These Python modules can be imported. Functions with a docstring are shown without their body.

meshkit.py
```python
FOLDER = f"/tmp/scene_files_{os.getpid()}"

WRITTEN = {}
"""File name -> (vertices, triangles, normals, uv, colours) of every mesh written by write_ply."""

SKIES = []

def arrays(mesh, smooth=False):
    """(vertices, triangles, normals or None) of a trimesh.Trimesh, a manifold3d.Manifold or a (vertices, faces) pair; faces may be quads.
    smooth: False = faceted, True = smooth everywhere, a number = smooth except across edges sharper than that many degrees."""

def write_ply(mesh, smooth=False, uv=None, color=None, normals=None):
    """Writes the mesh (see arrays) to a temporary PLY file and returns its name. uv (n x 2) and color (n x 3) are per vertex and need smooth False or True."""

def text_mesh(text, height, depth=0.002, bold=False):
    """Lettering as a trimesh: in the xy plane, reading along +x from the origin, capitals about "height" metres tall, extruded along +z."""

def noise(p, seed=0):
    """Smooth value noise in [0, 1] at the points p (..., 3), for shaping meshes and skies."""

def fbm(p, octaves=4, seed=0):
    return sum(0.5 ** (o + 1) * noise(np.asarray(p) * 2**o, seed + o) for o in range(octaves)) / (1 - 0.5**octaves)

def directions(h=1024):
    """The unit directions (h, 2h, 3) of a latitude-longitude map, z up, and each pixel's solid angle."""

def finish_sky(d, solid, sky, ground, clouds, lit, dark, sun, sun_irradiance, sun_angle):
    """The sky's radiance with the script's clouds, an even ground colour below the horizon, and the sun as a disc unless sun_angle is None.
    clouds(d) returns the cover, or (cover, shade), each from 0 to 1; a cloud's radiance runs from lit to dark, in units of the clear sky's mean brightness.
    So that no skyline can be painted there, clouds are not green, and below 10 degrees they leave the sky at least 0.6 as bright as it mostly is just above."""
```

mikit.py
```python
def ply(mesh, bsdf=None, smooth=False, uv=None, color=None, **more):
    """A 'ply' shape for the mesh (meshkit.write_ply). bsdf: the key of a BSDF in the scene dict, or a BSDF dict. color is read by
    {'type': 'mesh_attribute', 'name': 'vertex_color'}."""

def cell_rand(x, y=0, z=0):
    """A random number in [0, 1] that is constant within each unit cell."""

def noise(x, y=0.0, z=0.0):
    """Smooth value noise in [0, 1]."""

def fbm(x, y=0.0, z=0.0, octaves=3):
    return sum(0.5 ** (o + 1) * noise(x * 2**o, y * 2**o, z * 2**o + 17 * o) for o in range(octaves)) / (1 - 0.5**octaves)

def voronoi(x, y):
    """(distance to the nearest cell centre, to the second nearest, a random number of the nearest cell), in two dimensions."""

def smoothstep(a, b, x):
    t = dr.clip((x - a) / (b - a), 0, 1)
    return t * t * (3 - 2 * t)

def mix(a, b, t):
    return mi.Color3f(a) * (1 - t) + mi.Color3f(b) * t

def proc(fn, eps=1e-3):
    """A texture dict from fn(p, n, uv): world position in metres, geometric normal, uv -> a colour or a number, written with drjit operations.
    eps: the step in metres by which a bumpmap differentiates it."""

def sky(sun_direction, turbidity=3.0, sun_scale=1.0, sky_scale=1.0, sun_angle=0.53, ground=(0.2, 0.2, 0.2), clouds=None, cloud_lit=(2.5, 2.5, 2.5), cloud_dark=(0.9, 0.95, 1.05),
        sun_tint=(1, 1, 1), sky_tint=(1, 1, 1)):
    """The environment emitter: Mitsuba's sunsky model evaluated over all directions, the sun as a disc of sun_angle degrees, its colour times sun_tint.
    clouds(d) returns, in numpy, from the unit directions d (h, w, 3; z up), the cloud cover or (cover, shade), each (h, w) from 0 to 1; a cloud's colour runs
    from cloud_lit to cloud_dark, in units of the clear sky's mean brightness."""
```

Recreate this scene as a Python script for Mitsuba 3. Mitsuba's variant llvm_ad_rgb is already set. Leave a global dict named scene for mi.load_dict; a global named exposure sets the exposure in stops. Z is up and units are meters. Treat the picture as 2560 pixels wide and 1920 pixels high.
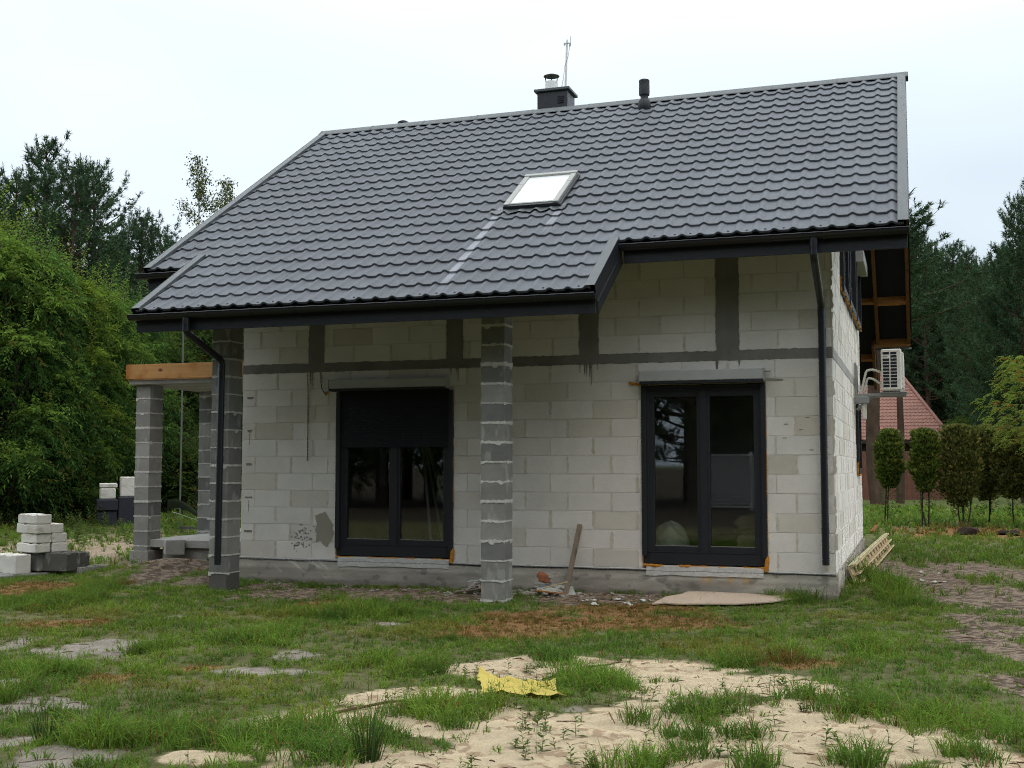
import math, numpy as np, trimesh, drjit as dr, mitsuba as mi, mikit, meshkit
from mikit import proc, noise, fbm, smoothstep, mix, cell_rand
from shapely.geometry import Polygon, box as sbox
from shapely.ops import unary_union
T = mi.ScalarTransform4f
scene, labels = {'type': 'scene'}, {}

# ---------------------------------------------------------------- camera, sky, exposure
YAW, PITCH = -0.328, 0.0693
EYE = np.array([0.926, -14.9897, 1.3089])
FWD = np.array([math.sin(YAW) * math.cos(PITCH), math.cos(YAW) * math.cos(PITCH), math.sin(PITCH)])
scene['camera'] = {'type': 'perspective', 'fov': 46.92, 'fov_axis': 'x', 'near_clip': 0.05, 'far_clip': 3000.0,
                   'to_world': T().look_at(origin=EYE.tolist(), target=(EYE + FWD).tolist(), up=[0, 0, 1])}


def overcast(d):
    """an even overcast: three times as bright overhead as at the horizon, a little mottled"""
    n = meshkit.fbm(d * np.array([2.2, 2.2, 5.0]) + 3.1, 4, seed=5)
    return np.ones(d.shape[:2]), np.clip(1 - np.clip(d[..., 2], 0, 1) ** 0.9 + (n - 0.5) * 0.5, 0, 1)


scene['sky'] = mikit.sky([0.35, -0.45, 0.85], turbidity=5, sun_scale=0.10, sun_angle=26, ground=(0.11, 0.12, 0.07), clouds=overcast,
                         cloud_lit=(3.75, 3.95, 4.1), cloud_dark=(1.34, 1.62, 1.86))
exposure = 1.92

# ---------------------------------------------------------------- helpers
def ref(k): return {'type': 'ref', 'id': k}
def rgb(*c): return {'type': 'rgb', 'value': [float(v) for v in c]}
def mat(key, base, rough=0.8, spec=0.3, metallic=0.0, **kw):
    if callable(base): base = proc(base)
    elif isinstance(base, tuple): base = rgb(*base)
    scene[key] = {'type': 'twosided', 'b': {'type': 'principled', 'base_color': base, 'roughness': rough, 'specular': spec, 'metallic': metallic, **kw}}
    return key
def key_of(name):
    if name not in scene and name not in USED: USED.add(name); return name
    i = COUNT.get(name, 0)
    while True:
        i += 1
        k = f'{name}_{i:03d}'
        if k not in scene and k not in USED: COUNT[name] = i; USED.add(k); return k
USED, COUNT = set(), {}
def add(name, shape, parent=None, label=None, cat=None, group=None, kind=None):
    k = key_of(f'{parent}__{name}' if parent else name)
    scene[k] = shape
    tag(k, label, cat, group, kind)
    return k
def tag(k, label=None, cat=None, group=None, kind=None):
    d = {a: b for a, b in (('label', label), ('category', cat), ('group', group), ('kind', kind)) if b}
    if d: labels.setdefault(k, {}).update(d)
def thing(name, label, cat, group=None):
    k = key_of(name); tag(k, label, cat, group); return k


class MB:
    """collects boxes, prisms, tubes, quads and grids into one mesh"""
    def __init__(s): s.v, s.f, s.n = [], [], 0
    def put(s, v, f):
        v, f = np.asarray(v, float), np.asarray(f, int)
        if f.shape[1] == 4: f = np.vstack([f[:, [0, 1, 2]], f[:, [0, 2, 3]]])
        s.v.append(v); s.f.append(f + s.n); s.n += len(v); return s
    def mesh(s): return trimesh.Trimesh(np.vstack(s.v), np.vstack(s.f), process=False)
    def box(s, x0, x1, y0, y1, z0, z1, m=None):
        v = np.array([[x, y, z] for x in (x0, x1) for y in (y0, y1) for z in (z0, z1)], float)
        if m is not None: v = v @ m[:3, :3].T + m[:3, 3]
        return s.put(v, [[0, 1, 3, 2], [4, 6, 7, 5], [0, 4, 5, 1], [2, 3, 7, 6], [0, 2, 6, 4], [1, 5, 7, 3]])
    def bevel(s, x0, x1, y0, y1, z0, z1, c, m=None):
        """a box with chamfered edges"""
        pts = []
        for a, b, d in ((c, 0, 0), (0, c, 0), (0, 0, c)):
            pts += [[x, y, z] for x in (x0 + c - a, x1 - c + a) for y in (y0 + c - b, y1 - c + b) for z in (z0 + c - d, z1 - c + d)]
        h = trimesh.convex.convex_hull(np.array(pts))
        v = np.array(h.vertices)
        if m is not None: v = v @ m[:3, :3].T + m[:3, 3]
        return s.put(v, h.faces)
    def tube(s, pts, r, n=10, cap=True):
        p = np.asarray(pts, float); r = np.broadcast_to(r, (len(p),))
        t = np.gradient(p, axis=0); t /= np.linalg.norm(t, axis=1, keepdims=True) + 1e-12
        a = np.zeros_like(t); u = np.cross(t[0], [0, 0, 1.0] if abs(t[0, 2]) < 0.9 else [1.0, 0.03, 0])
        for i in range(len(p)):
            u = u - t[i] * (u @ t[i]); u = u / (np.linalg.norm(u) + 1e-12); a[i] = u
        b = np.cross(t, a); ang = np.arange(n) * 2 * np.pi / n
        v = (p[:, None] + r[:, None, None] * (np.cos(ang)[None, :, None] * a[:, None] + np.sin(ang)[None, :, None] * b[:, None])).reshape(-1, 3)
        i, j = np.meshgrid(np.arange(len(p) - 1), np.arange(n), indexing='ij')
        q = np.stack([i * n + j, i * n + (j + 1) % n, (i + 1) * n + (j + 1) % n, (i + 1) * n + j], -1).reshape(-1, 4)
        s.put(v, q)
        if cap:
            k = np.arange(1, n - 1)
            s.put(v[:n], np.stack([0 * k, k + 1, k], 1)); s.put(v[-n:], np.stack([0 * k, k, k + 1], 1))
        return s
    def grid(s, P):
        """P: (a, b, 3) points"""
        a, b = P.shape[:2]; i, j = np.meshgrid(np.arange(a - 1), np.arange(b - 1), indexing='ij')
        return s.put(P.reshape(-1, 3), np.stack([i * b + j, (i + 1) * b + j, (i + 1) * b + j + 1, i * b + j + 1], -1).reshape(-1, 4))
    def poly(s, pg, depth, m):
        """shapely polygon extruded by depth along the third axis of the frame m (4x4)"""
        for g in getattr(pg, 'geoms', [pg]):
            if g.area < 1e-7: continue
            e = trimesh.creation.extrude_polygon(g, depth, engine='earcut')
            s.put(np.array(e.vertices) @ m[:3, :3].T + m[:3, 3], e.faces)
        return s
    def lathe(s, prof, n=20, m=None):
        p = np.asarray(prof, float); ang = np.arange(n + 1) * 2 * np.pi / n
        v = np.stack([p[:, None, 0] * np.cos(ang), p[:, None, 0] * np.sin(ang), np.repeat(p[:, None, 1], n + 1, 1)], -1)
        if m is not None: v = v @ m[:3, :3].T + m[:3, 3]
        return s.grid(v)


def frame(o, a, b, c):
    m = np.eye(4); m[:3, 0], m[:3, 1], m[:3, 2], m[:3, 3] = a, b, c, o; return m
FRONT = frame((0, 0, 0), (1, 0, 0), (0, 0, 1), (0, -1, 0))      # u along x, v up, out of the front wall
GABLE = frame((0, 0, 0), (0, 1, 0), (0, 0, 1), (1, 0, 0))       # u along y, v up, out of the right gable
def rotz(o, deg):
    a = math.radians(deg); return frame(o, (math.cos(a), math.sin(a), 0), (-math.sin(a), math.cos(a), 0), (0, 0, 1))
def jag(x0, x1, z0, z1, amp, rnd, step=0.05):
    """a strip with ragged top and bottom edges"""
    n = max(3, int((x1 - x0) / step)); x = np.linspace(x0, x1, n)
    return Polygon(np.vstack([np.stack([x, z0 + rnd.uniform(-amp, amp, n)], 1), np.stack([x, z1 + rnd.uniform(-amp, amp, n)], 1)[::-1]])).buffer(0)
def jagv(x0, x1, z0, z1, amp, rnd, step=0.05):
    n = max(3, int((z1 - z0) / step)); z = np.linspace(z0, z1, n)
    return Polygon(np.vstack([np.stack([x0 + rnd.uniform(-amp, amp, n), z], 1), np.stack([x1 + rnd.uniform(-amp, amp, n), z], 1)[::-1]])).buffer(0)

# ---------------------------------------------------------------- materials
def aac(c, s):
    def fn(p, n, uv):
        g = fbm(p.x * 2.3 + s, p.y * 2.3, p.z * 2.3, 3); h = noise(p.x * 55, p.y * 55, p.z * 55); w = fbm(p.x * 9, p.y * 9 + s, p.z * 2.2, 3)
        pit = smoothstep(0.80, 0.9, noise(p.x * 130, p.y * 130, p.z * 130))
        return mi.Color3f(*c) * (0.84 + 0.17 * g + 0.07 * h + 0.10 * w - 0.16 * pit)
    return fn
AAC = [mat(f'block_paint_{i}', aac(c, i * 7.3), 0.92, 0.1) for i, c in enumerate(((0.68, 0.645, 0.60), (0.66, 0.626, 0.582), (0.69, 0.652, 0.605), (0.645, 0.61, 0.563), (0.595, 0.555, 0.495), (0.555, 0.512, 0.445)))]
mat('thin_mortar', lambda p, n, uv: mi.Color3f(0.55, 0.505, 0.43) * (0.8 + 0.35 * fbm(p.x * 14, p.y * 14, p.z * 14)), 0.95, 0.1)
def concrete(c, s, streak=1.0):
    def fn(p, n, uv):
        g = fbm(p.x * 3 + s, p.y * 3, p.z * 3, 4); f = noise(p.x * 60, p.y * 60, p.z * 60); v = fbm(p.x * 12, p.y * 12 + s, p.z * 1.3, 3)
        return mi.Color3f(*c) * (0.62 + 0.5 * g + 0.12 * f + 0.2 * streak * (v - 0.4))
    return fn
mat('beam_concrete', concrete((0.20, 0.19, 0.175), 1.0), 0.9, 0.15)
mat('old_concrete', concrete((0.30, 0.285, 0.255), 4.0), 0.9, 0.15)
mat('slab_concrete', concrete((0.36, 0.35, 0.33), 9.0, 0.2), 0.9, 0.15)
def plinth_fn(p, n, uv):
    g = fbm(p.x * 2.2, p.y * 2.2, p.z * 5, 4); f = noise(p.x * 45, p.y * 45, p.z * 45); sp = smoothstep(0.62, 0.72, fbm(p.x * 7, p.y * 7 + 3, p.z * 9, 3))
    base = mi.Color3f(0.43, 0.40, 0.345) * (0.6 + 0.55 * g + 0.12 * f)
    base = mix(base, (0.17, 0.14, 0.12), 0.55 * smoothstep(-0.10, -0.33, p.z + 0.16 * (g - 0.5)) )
    base = mix(base, (0.11, 0.10, 0.09), 0.5 * sp)
    rust = smoothstep(0.46, 0.60, fbm(p.x * 11, 1.7, p.z * 2.0, 3)) * smoothstep(-0.22, -0.06, p.z) * smoothstep(-1.72, -1.62, p.x) * smoothstep(-0.98, -1.1, p.x)
    wash = smoothstep(0.56, 0.66, fbm((p.x + p.z * 1.6) * 9, 2.0, p.z * 3.0, 3)) * smoothstep(-7.75, -7.6, -0.0 + p.x) * smoothstep(-6.6, -7.0, p.x)
    wash = wash * smoothstep(-0.35, -0.2, p.z)
    return mix(mix(base, (0.44, 0.26, 0.07), 0.7 * rust), (0.62, 0.60, 0.55), 0.7 * wash)
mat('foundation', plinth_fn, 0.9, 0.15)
def cblk(c, s):
    def fn(p, n, uv):
        g = fbm(p.x * 5 + s, p.y * 5, p.z * 5, 3); f = noise(p.x * 90, p.y * 90, p.z * 90); lime = smoothstep(0.60, 0.75, fbm(p.x * 10, p.y * 10 + s, p.z * 3.5, 3))
        return mix(mi.Color3f(*c) * (0.72 + 0.4 * g + 0.18 * f), (0.42, 0.42, 0.40), 0.45 * lime)
    return fn
CBLK = [mat(f'concrete_block_{i}', cblk(c, 3.7 * i), 0.92, 0.12) for i, c in enumerate(((0.225, 0.22, 0.208), (0.27, 0.264, 0.248), (0.175, 0.174, 0.168), (0.32, 0.312, 0.295)))]
mat('wet_block', cblk((0.10, 0.096, 0.09), 31.0), 0.9, 0.15)
mat('white_mortar', lambda p, n, uv: mi.Color3f(0.56, 0.55, 0.52) * (0.75 + 0.4 * fbm(p.x * 30, p.y * 30, p.z * 30)), 0.9, 0.1)
def roof_fn(p, n, uv):
    g = fbm(p.x * 1.7, p.y * 1.7, p.z, 3); f = noise(p.x * 210, p.y * 210, p.z * 210); d = noise(p.x * 23, p.y * 5, 3.0)
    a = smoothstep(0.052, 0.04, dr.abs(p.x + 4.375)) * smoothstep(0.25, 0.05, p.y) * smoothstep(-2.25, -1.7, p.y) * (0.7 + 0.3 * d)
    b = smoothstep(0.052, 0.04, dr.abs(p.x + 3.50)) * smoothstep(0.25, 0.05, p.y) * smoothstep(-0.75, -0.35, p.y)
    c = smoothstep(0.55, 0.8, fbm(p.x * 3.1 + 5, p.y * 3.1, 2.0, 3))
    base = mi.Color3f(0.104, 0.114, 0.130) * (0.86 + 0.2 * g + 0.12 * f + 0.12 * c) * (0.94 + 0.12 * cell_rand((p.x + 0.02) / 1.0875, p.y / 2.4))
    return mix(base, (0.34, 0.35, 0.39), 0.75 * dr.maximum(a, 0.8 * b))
mat('tile_coating', roof_fn, 0.55, 0.45)
mat('flashing', lambda p, n, uv: mi.Color3f(0.078, 0.090, 0.093) * (0.85 + 0.25 * fbm(p.x * 5, p.y * 5, p.z * 5)), 0.38, 0.5)
mat('dark_trim', (0.014, 0.016, 0.022), 0.38, 0.5)
mat('gutter_coating', (0.012, 0.013, 0.018), 0.3, 0.5)
mat('membrane', lambda p, n, uv: mi.Color3f(0.022, 0.022, 0.024) * (0.8 + 0.4 * noise(p.x * 90, p.y * 90, p.z * 90)), 0.95, 0.1)
def wood(c, s, ax):
    def fn(p, n, uv):
        q = (p.x, p.y, p.z); l = q[ax]; a, b = [q[i] for i in range(3) if i != ax]
        w = fbm(l * 0.9 + s, a * 14, b * 14, 3); g = noise(l * 2, (a + b) * 160 + w * 6, s); k = smoothstep(0.78, 0.9, noise(l * 5 + s, a * 9, b * 9))
        return mi.Color3f(*c) * (0.72 + 0.4 * w + 0.16 * g - 0.35 * k)
    return fn
def beam_fn(p, n, uv):
    w = fbm(p.x * 2.2, p.y * 9, p.z * 22, 3); g = noise(p.x * 3, 4.0, p.z * 150 + w * 5); st = smoothstep(0.45, 0.75, fbm(p.x * 4 + 3, p.y, p.z * 3, 3)) * 0.8 + smoothstep(-11.1, -11.28, p.x) * 0.8
    kn = smoothstep(0.035, 0.015, dr.sqrt(dr.square((p.x + 10.62) * 0.6) + dr.square(p.z - 2.86)))
    return mix(mix(mi.Color3f(0.44, 0.235, 0.092) * (0.75 + 0.35 * w + 0.15 * g), (0.30, 0.105, 0.025), dr.minimum(st, 1.0)), (0.12, 0.05, 0.02), kn)
mat('stained_beam', beam_fn, 0.7, 0.2)
mat('rafter_wood', wood((0.16, 0.072, 0.024), 2.0, 1), 0.75, 0.2)
mat('purlin_wood', wood((0.33, 0.15, 0.045), 5.0, 0), 0.75, 0.2)
mat('post_wood', wood((0.21, 0.165, 0.125), 8.0, 2), 0.85, 0.15)
mat('pallet_wood', lambda p, n, uv: mi.Color3f(0.46, 0.36, 0.22) * (0.7 + 0.5 * fbm(p.x * 30, p.y * 30, p.z * 30)), 0.85, 0.15)
mat('chipboard', lambda p, n, uv: mi.Color3f(0.40, 0.318, 0.245) * (0.8 + 0.2 * noise(p.x * 90, p.y * 90, 0) + 0.25 * fbm(p.x * 2, p.y * 2, 0)), 0.85, 0.15)
mat('post_grey', (0.13, 0.13, 0.12), .9, .1)
mat('foam', lambda p, n, uv: mi.Color3f(0.50, 0.21, 0.035) * (0.6 + 0.7 * fbm(p.x * 25, p.y * 25, p.z * 25)), 0.9, 0.1)
mat('window_frame', (0.017, 0.018, 0.023), 0.45, 0.4)
mat('shutter_slat', (0.010, 0.011, 0.015), 0.7, 0.25)
mat('alu_box', lambda p, n, uv: mi.Color3f(0.40, 0.405, 0.40) * (0.92 + 0.15 * fbm(p.x * 8, p.y * 8, p.z * 8)), 0.45, 0.5)
mat('alu_frame', (0.33, 0.335, 0.31), 0.35, 0.5, 0.3)
mat('zinc', (0.42, 0.43, 0.44), 0.35, 0.5, 0.7)
mat('white_enamel', (0.68, 0.67, 0.62), 0.4, 0.5)
mat('light_steel', (0.72, 0.72, 0.70), 0.35, 0.5, 0.2)
mat('grille_dark', (0.012, 0.013, 0.022), 0.6, 0.3)
mat('grey_plastic', (0.27, 0.28, 0.29), 0.5, 0.4)
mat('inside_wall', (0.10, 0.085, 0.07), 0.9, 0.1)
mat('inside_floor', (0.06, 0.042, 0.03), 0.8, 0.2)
scene['window_glass'] = {'type': 'thindielectric', 'int_ior': 1.52, 'specular_transmittance': rgb(.80, .82, .80)}
scene['sky_glass'] = {'type': 'twosided', 'b': {'type': 'principled', 'base_color': rgb(0.72, 0.76, 0.76), 'roughness': 0.06, 'specular': 0.9, 'clearcoat': 1.0, 'clearcoat_gloss': 1.0}}
# ---------------------------------------------------------------- the house
H = thing('unfinished_house', 'unfinished two-storey block house with dark metal tile roof and no plaster', 'house')
rnd = np.random.default_rng(11)
L, DEP, C = -8.322, 7.81, 0.2405
HB, HBT = 11 * C, 2.768
TH = 0.5712; CT, ST = math.cos(TH), math.sin(TH); YR, ZR = 4.1534, 7.400
M = 0.3467; S_UP, S_LO = 17.92 * M, 21.92 * M
XL, XR, XLL, XLR = -9.269, 0.923, -8.583, -2.4265
def fr(x, s, n=0.0): return np.stack(np.broadcast_arrays(x, YR - s * CT - n * ST, ZR - s * ST + n * CT), -1)   # front slope
def bk(x, s, n=0.0): return np.stack(np.broadcast_arrays(x, YR + s * CT + n * ST, ZR - s * ST + n * CT), -1)   # back slope
def roofz(y): return ZR - abs(y - YR) * ST / CT
OPEN = [(-6.79, -5.02, 0.045, 2.352), (-2.402, -0.822, 0.045, 2.352)]
STRIP = [(-7.245, -7.005), (-5.125, -4.885), (-3.235, -2.975), (-1.43, -1.14)]

def unit_block(seed):
    """a block of unit length (u), unit height (v), depth along -out; front edges chamfered and a little uneven"""
    r = np.random.default_rng(seed); cu, cv, cd = 0.008, 0.018, 0.005
    b = [(0, 0), (1, 0), (1, 1), (0, 1)]; f = [(cu, cv), (1 - cu, cv), (1 - cu, 1 - cv), (cu, 1 - cv)]
    v = [(u, w, -1.0) for u, w in b] + [(u, w, -cd * 4 - r.uniform(0, .012)) for u, w in b] + [(u + r.uniform(-.006, .006), w + r.uniform(-.014, .014), r.uniform(-.006, .006)) for u, w in f]
    q = [[0, 3, 2, 1]]
    for a in (0, 4): q += [[a + i, a + (i + 1) % 4, a + 4 + (i + 1) % 4, a + 4 + i] for i in range(4)]
    return trimesh.Trimesh(np.array(v), np.vstack([[[a, b_, c_], [a, c_, d_]] for a, b_, c_, d_ in q + [[8, 9, 10, 11]]]), process=False)
BLOCK = [[mikit.ply(unit_block(s), k) for k in AAC] for s in range(3)]
def place_block(parent, wall, u0, u1, z0, z1, depth, tone, proud, name='block', plys=BLOCK):
    sh = dict(plys[rnd.integers(len(plys))][tone])
    sc = np.diag([u1 - u0, z1 - z0, depth, 1.0]); tr = np.eye(4); tr[:3, 3] = (u0, z0, proud)
    sh['to_world'] = T((wall @ tr @ sc).tolist())
    add(name, sh, parent)
def cut(u0, u1, holes):
    out = [(u0, u1)]
    for a, b in holes:
        nxt = []
        for p, q in out:
            if b <= p or a >= q: nxt.append((p, q)); continue
            if a > p: nxt.append((p, a))
            if b < q: nxt.append((b, q))
        out = nxt
    return [(p, q) for p, q in out if q - p > 0.025]
def course(parent, wall, z0, z1, phase, ends, holes, depth, smears, top=None):
    """one course: blocks on a 0.588 m pitch, cut by the holes"""
    k0 = math.floor((ends[0] - phase) / 0.588)
    for k in range(k0, k0 + 40):
        a, b = max(phase + k * 0.588, ends[0]), min(phase + (k + 1) * 0.588, ends[1])
        if b - a < 0.02: continue
        for p, q in cut(a, b, holes):
            g = 0.003
            r_ = rnd.random(); tone = 5 if r_ < 0.06 else 4 if r_ < 0.18 else int(rnd.integers(4))
            zt = z1 if top is None else min(z1, top(p), top(q))
            if zt - z0 < 0.05: continue
            place_block(parent, wall, p + g, q - g, z0 + 0.0009, zt - 0.0009, depth, tone, rnd.uniform(-0.0025, 0.0025))
            if q == b and rnd.random() < 0.8:   # glue smeared over the vertical joint
                w0, w1 = rnd.uniform(.006, .02), rnd.uniform(.006, .024)
                t0 = z0 + rnd.uniform(0, .06) * (rnd.random() < .5); t1 = zt - rnd.uniform(0, .05) * (rnd.random() < .5)
                n = 7; z = np.linspace(t0 + .003, t1 - .003, n)
                pl = np.vstack([np.stack([q - w0 - rnd.uniform(-.008, .008, n), z], 1), np.stack([q + w1 + rnd.uniform(-.008, .012, n), z], 1)[::-1]])
                smears.append(Polygon(pl).buffer(0))
# front wall
fw = MB()
opening = unary_union([sbox(a, z0, b, z1) for a, b, z0, z1 in OPEN])
fw.poly(sbox(L, 0, 0, 4.56).buffer(-0.004, join_style=2).difference(opening), 0.23, FRONT @ frame((0, 0, -0.24), (1, 0, 0), (0, 1, 0), (0, 0, 1)))
FW = add('facade', mikit.ply(fw.mesh(), 'thin_mortar'), H)
smears = []
for c in range(11):
    z0, z1 = c * C, (c + 1) * C
    holes = [(a - .004, b + .004) for a, b, h0, h1 in OPEN if h0 < z1 - .06 and h1 > z0 + .06]
    course(FW, FRONT, z0, z1, -7.757 if c % 2 == 0 else -7.515, (L, 0), holes, 0.2, smears)
for c in range(8):
    z0 = HBT + c * C; z1 = min(z0 + C, 4.555)
    if z1 - z0 > .05: course(FW, FRONT, z0, z1, -7.72 if c % 2 == 0 else -7.45, (L, 0), STRIP, 0.2, smears)
sm = MB()
for s in smears: sm.poly(s, 0.0065, FRONT @ frame((0, 0, -0.003), (1, 0, 0), (0, 1, 0), (0, 0, 1)))
add('joint_mortar', mikit.ply(sm.mesh(), 'thin_mortar'), FW, kind='stuff')
bm = MB().poly(jag(L + .002, -.002, HB - .003, HBT + .002, .008, rnd), 0.16, FRONT @ frame((0, 0, -0.155), (1, 0, 0), (0, 1, 0), (0, 0, 1)))
add('ring_beam', mikit.ply(bm.mesh(), 'beam_concrete'), FW, label='ragged grey concrete ring beam running across the front wall')
for a, b in STRIP:
    st = MB().poly(jagv(a, b, HBT - .012, 4.56, .014, rnd), 0.16, FRONT @ frame((0, 0, -0.1525), (1, 0, 0), (0, 1, 0), (0, 0, 1)))
    add('concrete_post', mikit.ply(st.mesh(), 'beam_concrete'), FW)
# stains and hangings on the front wall: cement runs below the posts, a patch of filler, soot, toothing marks
dr_ = MB()
for a, b in STRIP:
    for _ in range(9 if a == STRIP[2][0] else 3):
        x = rnd.uniform(a, b); l = rnd.uniform(.06, .2) * (2.2 if rnd.random() < .25 else 1); w = rnd.uniform(.006, .018)
        dr_.poly(Polygon([(x - w, HB + .004), (x + w, HB + .004), (x + w * .5, HB - l * .5), (x + .003, HB - l), (x - .003, HB - l), (x - w * .6, HB - l * .4)]), 0.0045, FRONT)
add('cement_run', mikit.ply(dr_.mesh(), 'beam_concrete'), FW, kind='stuff')
ang = np.linspace(0, 2 * np.pi, 22)[:-1]
pt = Polygon(np.stack([-6.98 + .13 * np.cos(ang) * (1 + .3 * rnd.uniform(-1, 1, 21)), .42 + .2 * np.sin(ang) * (1 + .3 * rnd.uniform(-1, 1, 21))], 1)).buffer(.015).intersection(sbox(-7.3, .1, -6.815, .8))
add('filler_patch', mikit.ply(MB().poly(pt, .0055, FRONT).mesh(), mat('filler', (0.30, 0.28, 0.225), .9, .1)), FW, label='grey filler patch beside the left window')
so = MB()
for i in range(70):
    x, z = -7.33 + rnd.normal(0, .085), .29 + rnd.normal(0, .075)
    if i > 55: x, z = -7.43 + rnd.normal(0, .03), .17 + rnd.normal(0, .02)
    a_ = np.sort(rnd.uniform(0, 6.28, 7)); r_ = rnd.uniform(.004, .016, 7)
    so.poly(Polygon(np.stack([x + r_ * np.cos(a_), z + r_ * np.sin(a_)], 1)).buffer(.001), .0042, FRONT)
add('soot_mark', mikit.ply(so.mesh(), mat('soot', (0.12, 0.11, 0.10), .95, .1)), FW, kind='stuff')
tm = MB()
for i in range(7):
    z = .36 + .481 * i + (.12 if i == 6 else 0)
    if abs(z - 2.7) < .25: continue
    x = -8.20 + rnd.uniform(-.01, .01)
    for _ in range(3): tm.poly(sbox(x - rnd.uniform(.02, .075), z + rnd.uniform(-.015, .012), x + rnd.uniform(.01, .06), z + rnd.uniform(.016, .03)), .004, FRONT)
    if z < 2.4 and i % 2: tm.poly(sbox(x - .006, z - .19, x + .004, z - .03), .0035, FRONT)
for x, z in ((-.42, 1.75), (-.30, 1.5), (-.60, 1.82), (-.62, 1.65), (-.34, 1.9)):
    tm.poly(sbox(x, z, x + .05, z + .012), .004, FRONT)
add('chisel_mark', mikit.ply(tm.mesh(), mat('chisel_dark', (0.22, 0.19, 0.155), .95, .1)), FW, kind='stuff')
wr = MB().tube([(-7.25, -.02, 2.62), (-7.245, -.012, 2.2), (-7.242, -.012, 1.38)], .006, 5)
wr.tube([(-7.02, -.02, 2.6), (-7.03, -.02, 2.42), (-6.95, -.03, 2.3)], .006, 5)
add('hanging_cable', mikit.ply(wr.mesh(), 'dark_trim'), FW)

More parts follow.
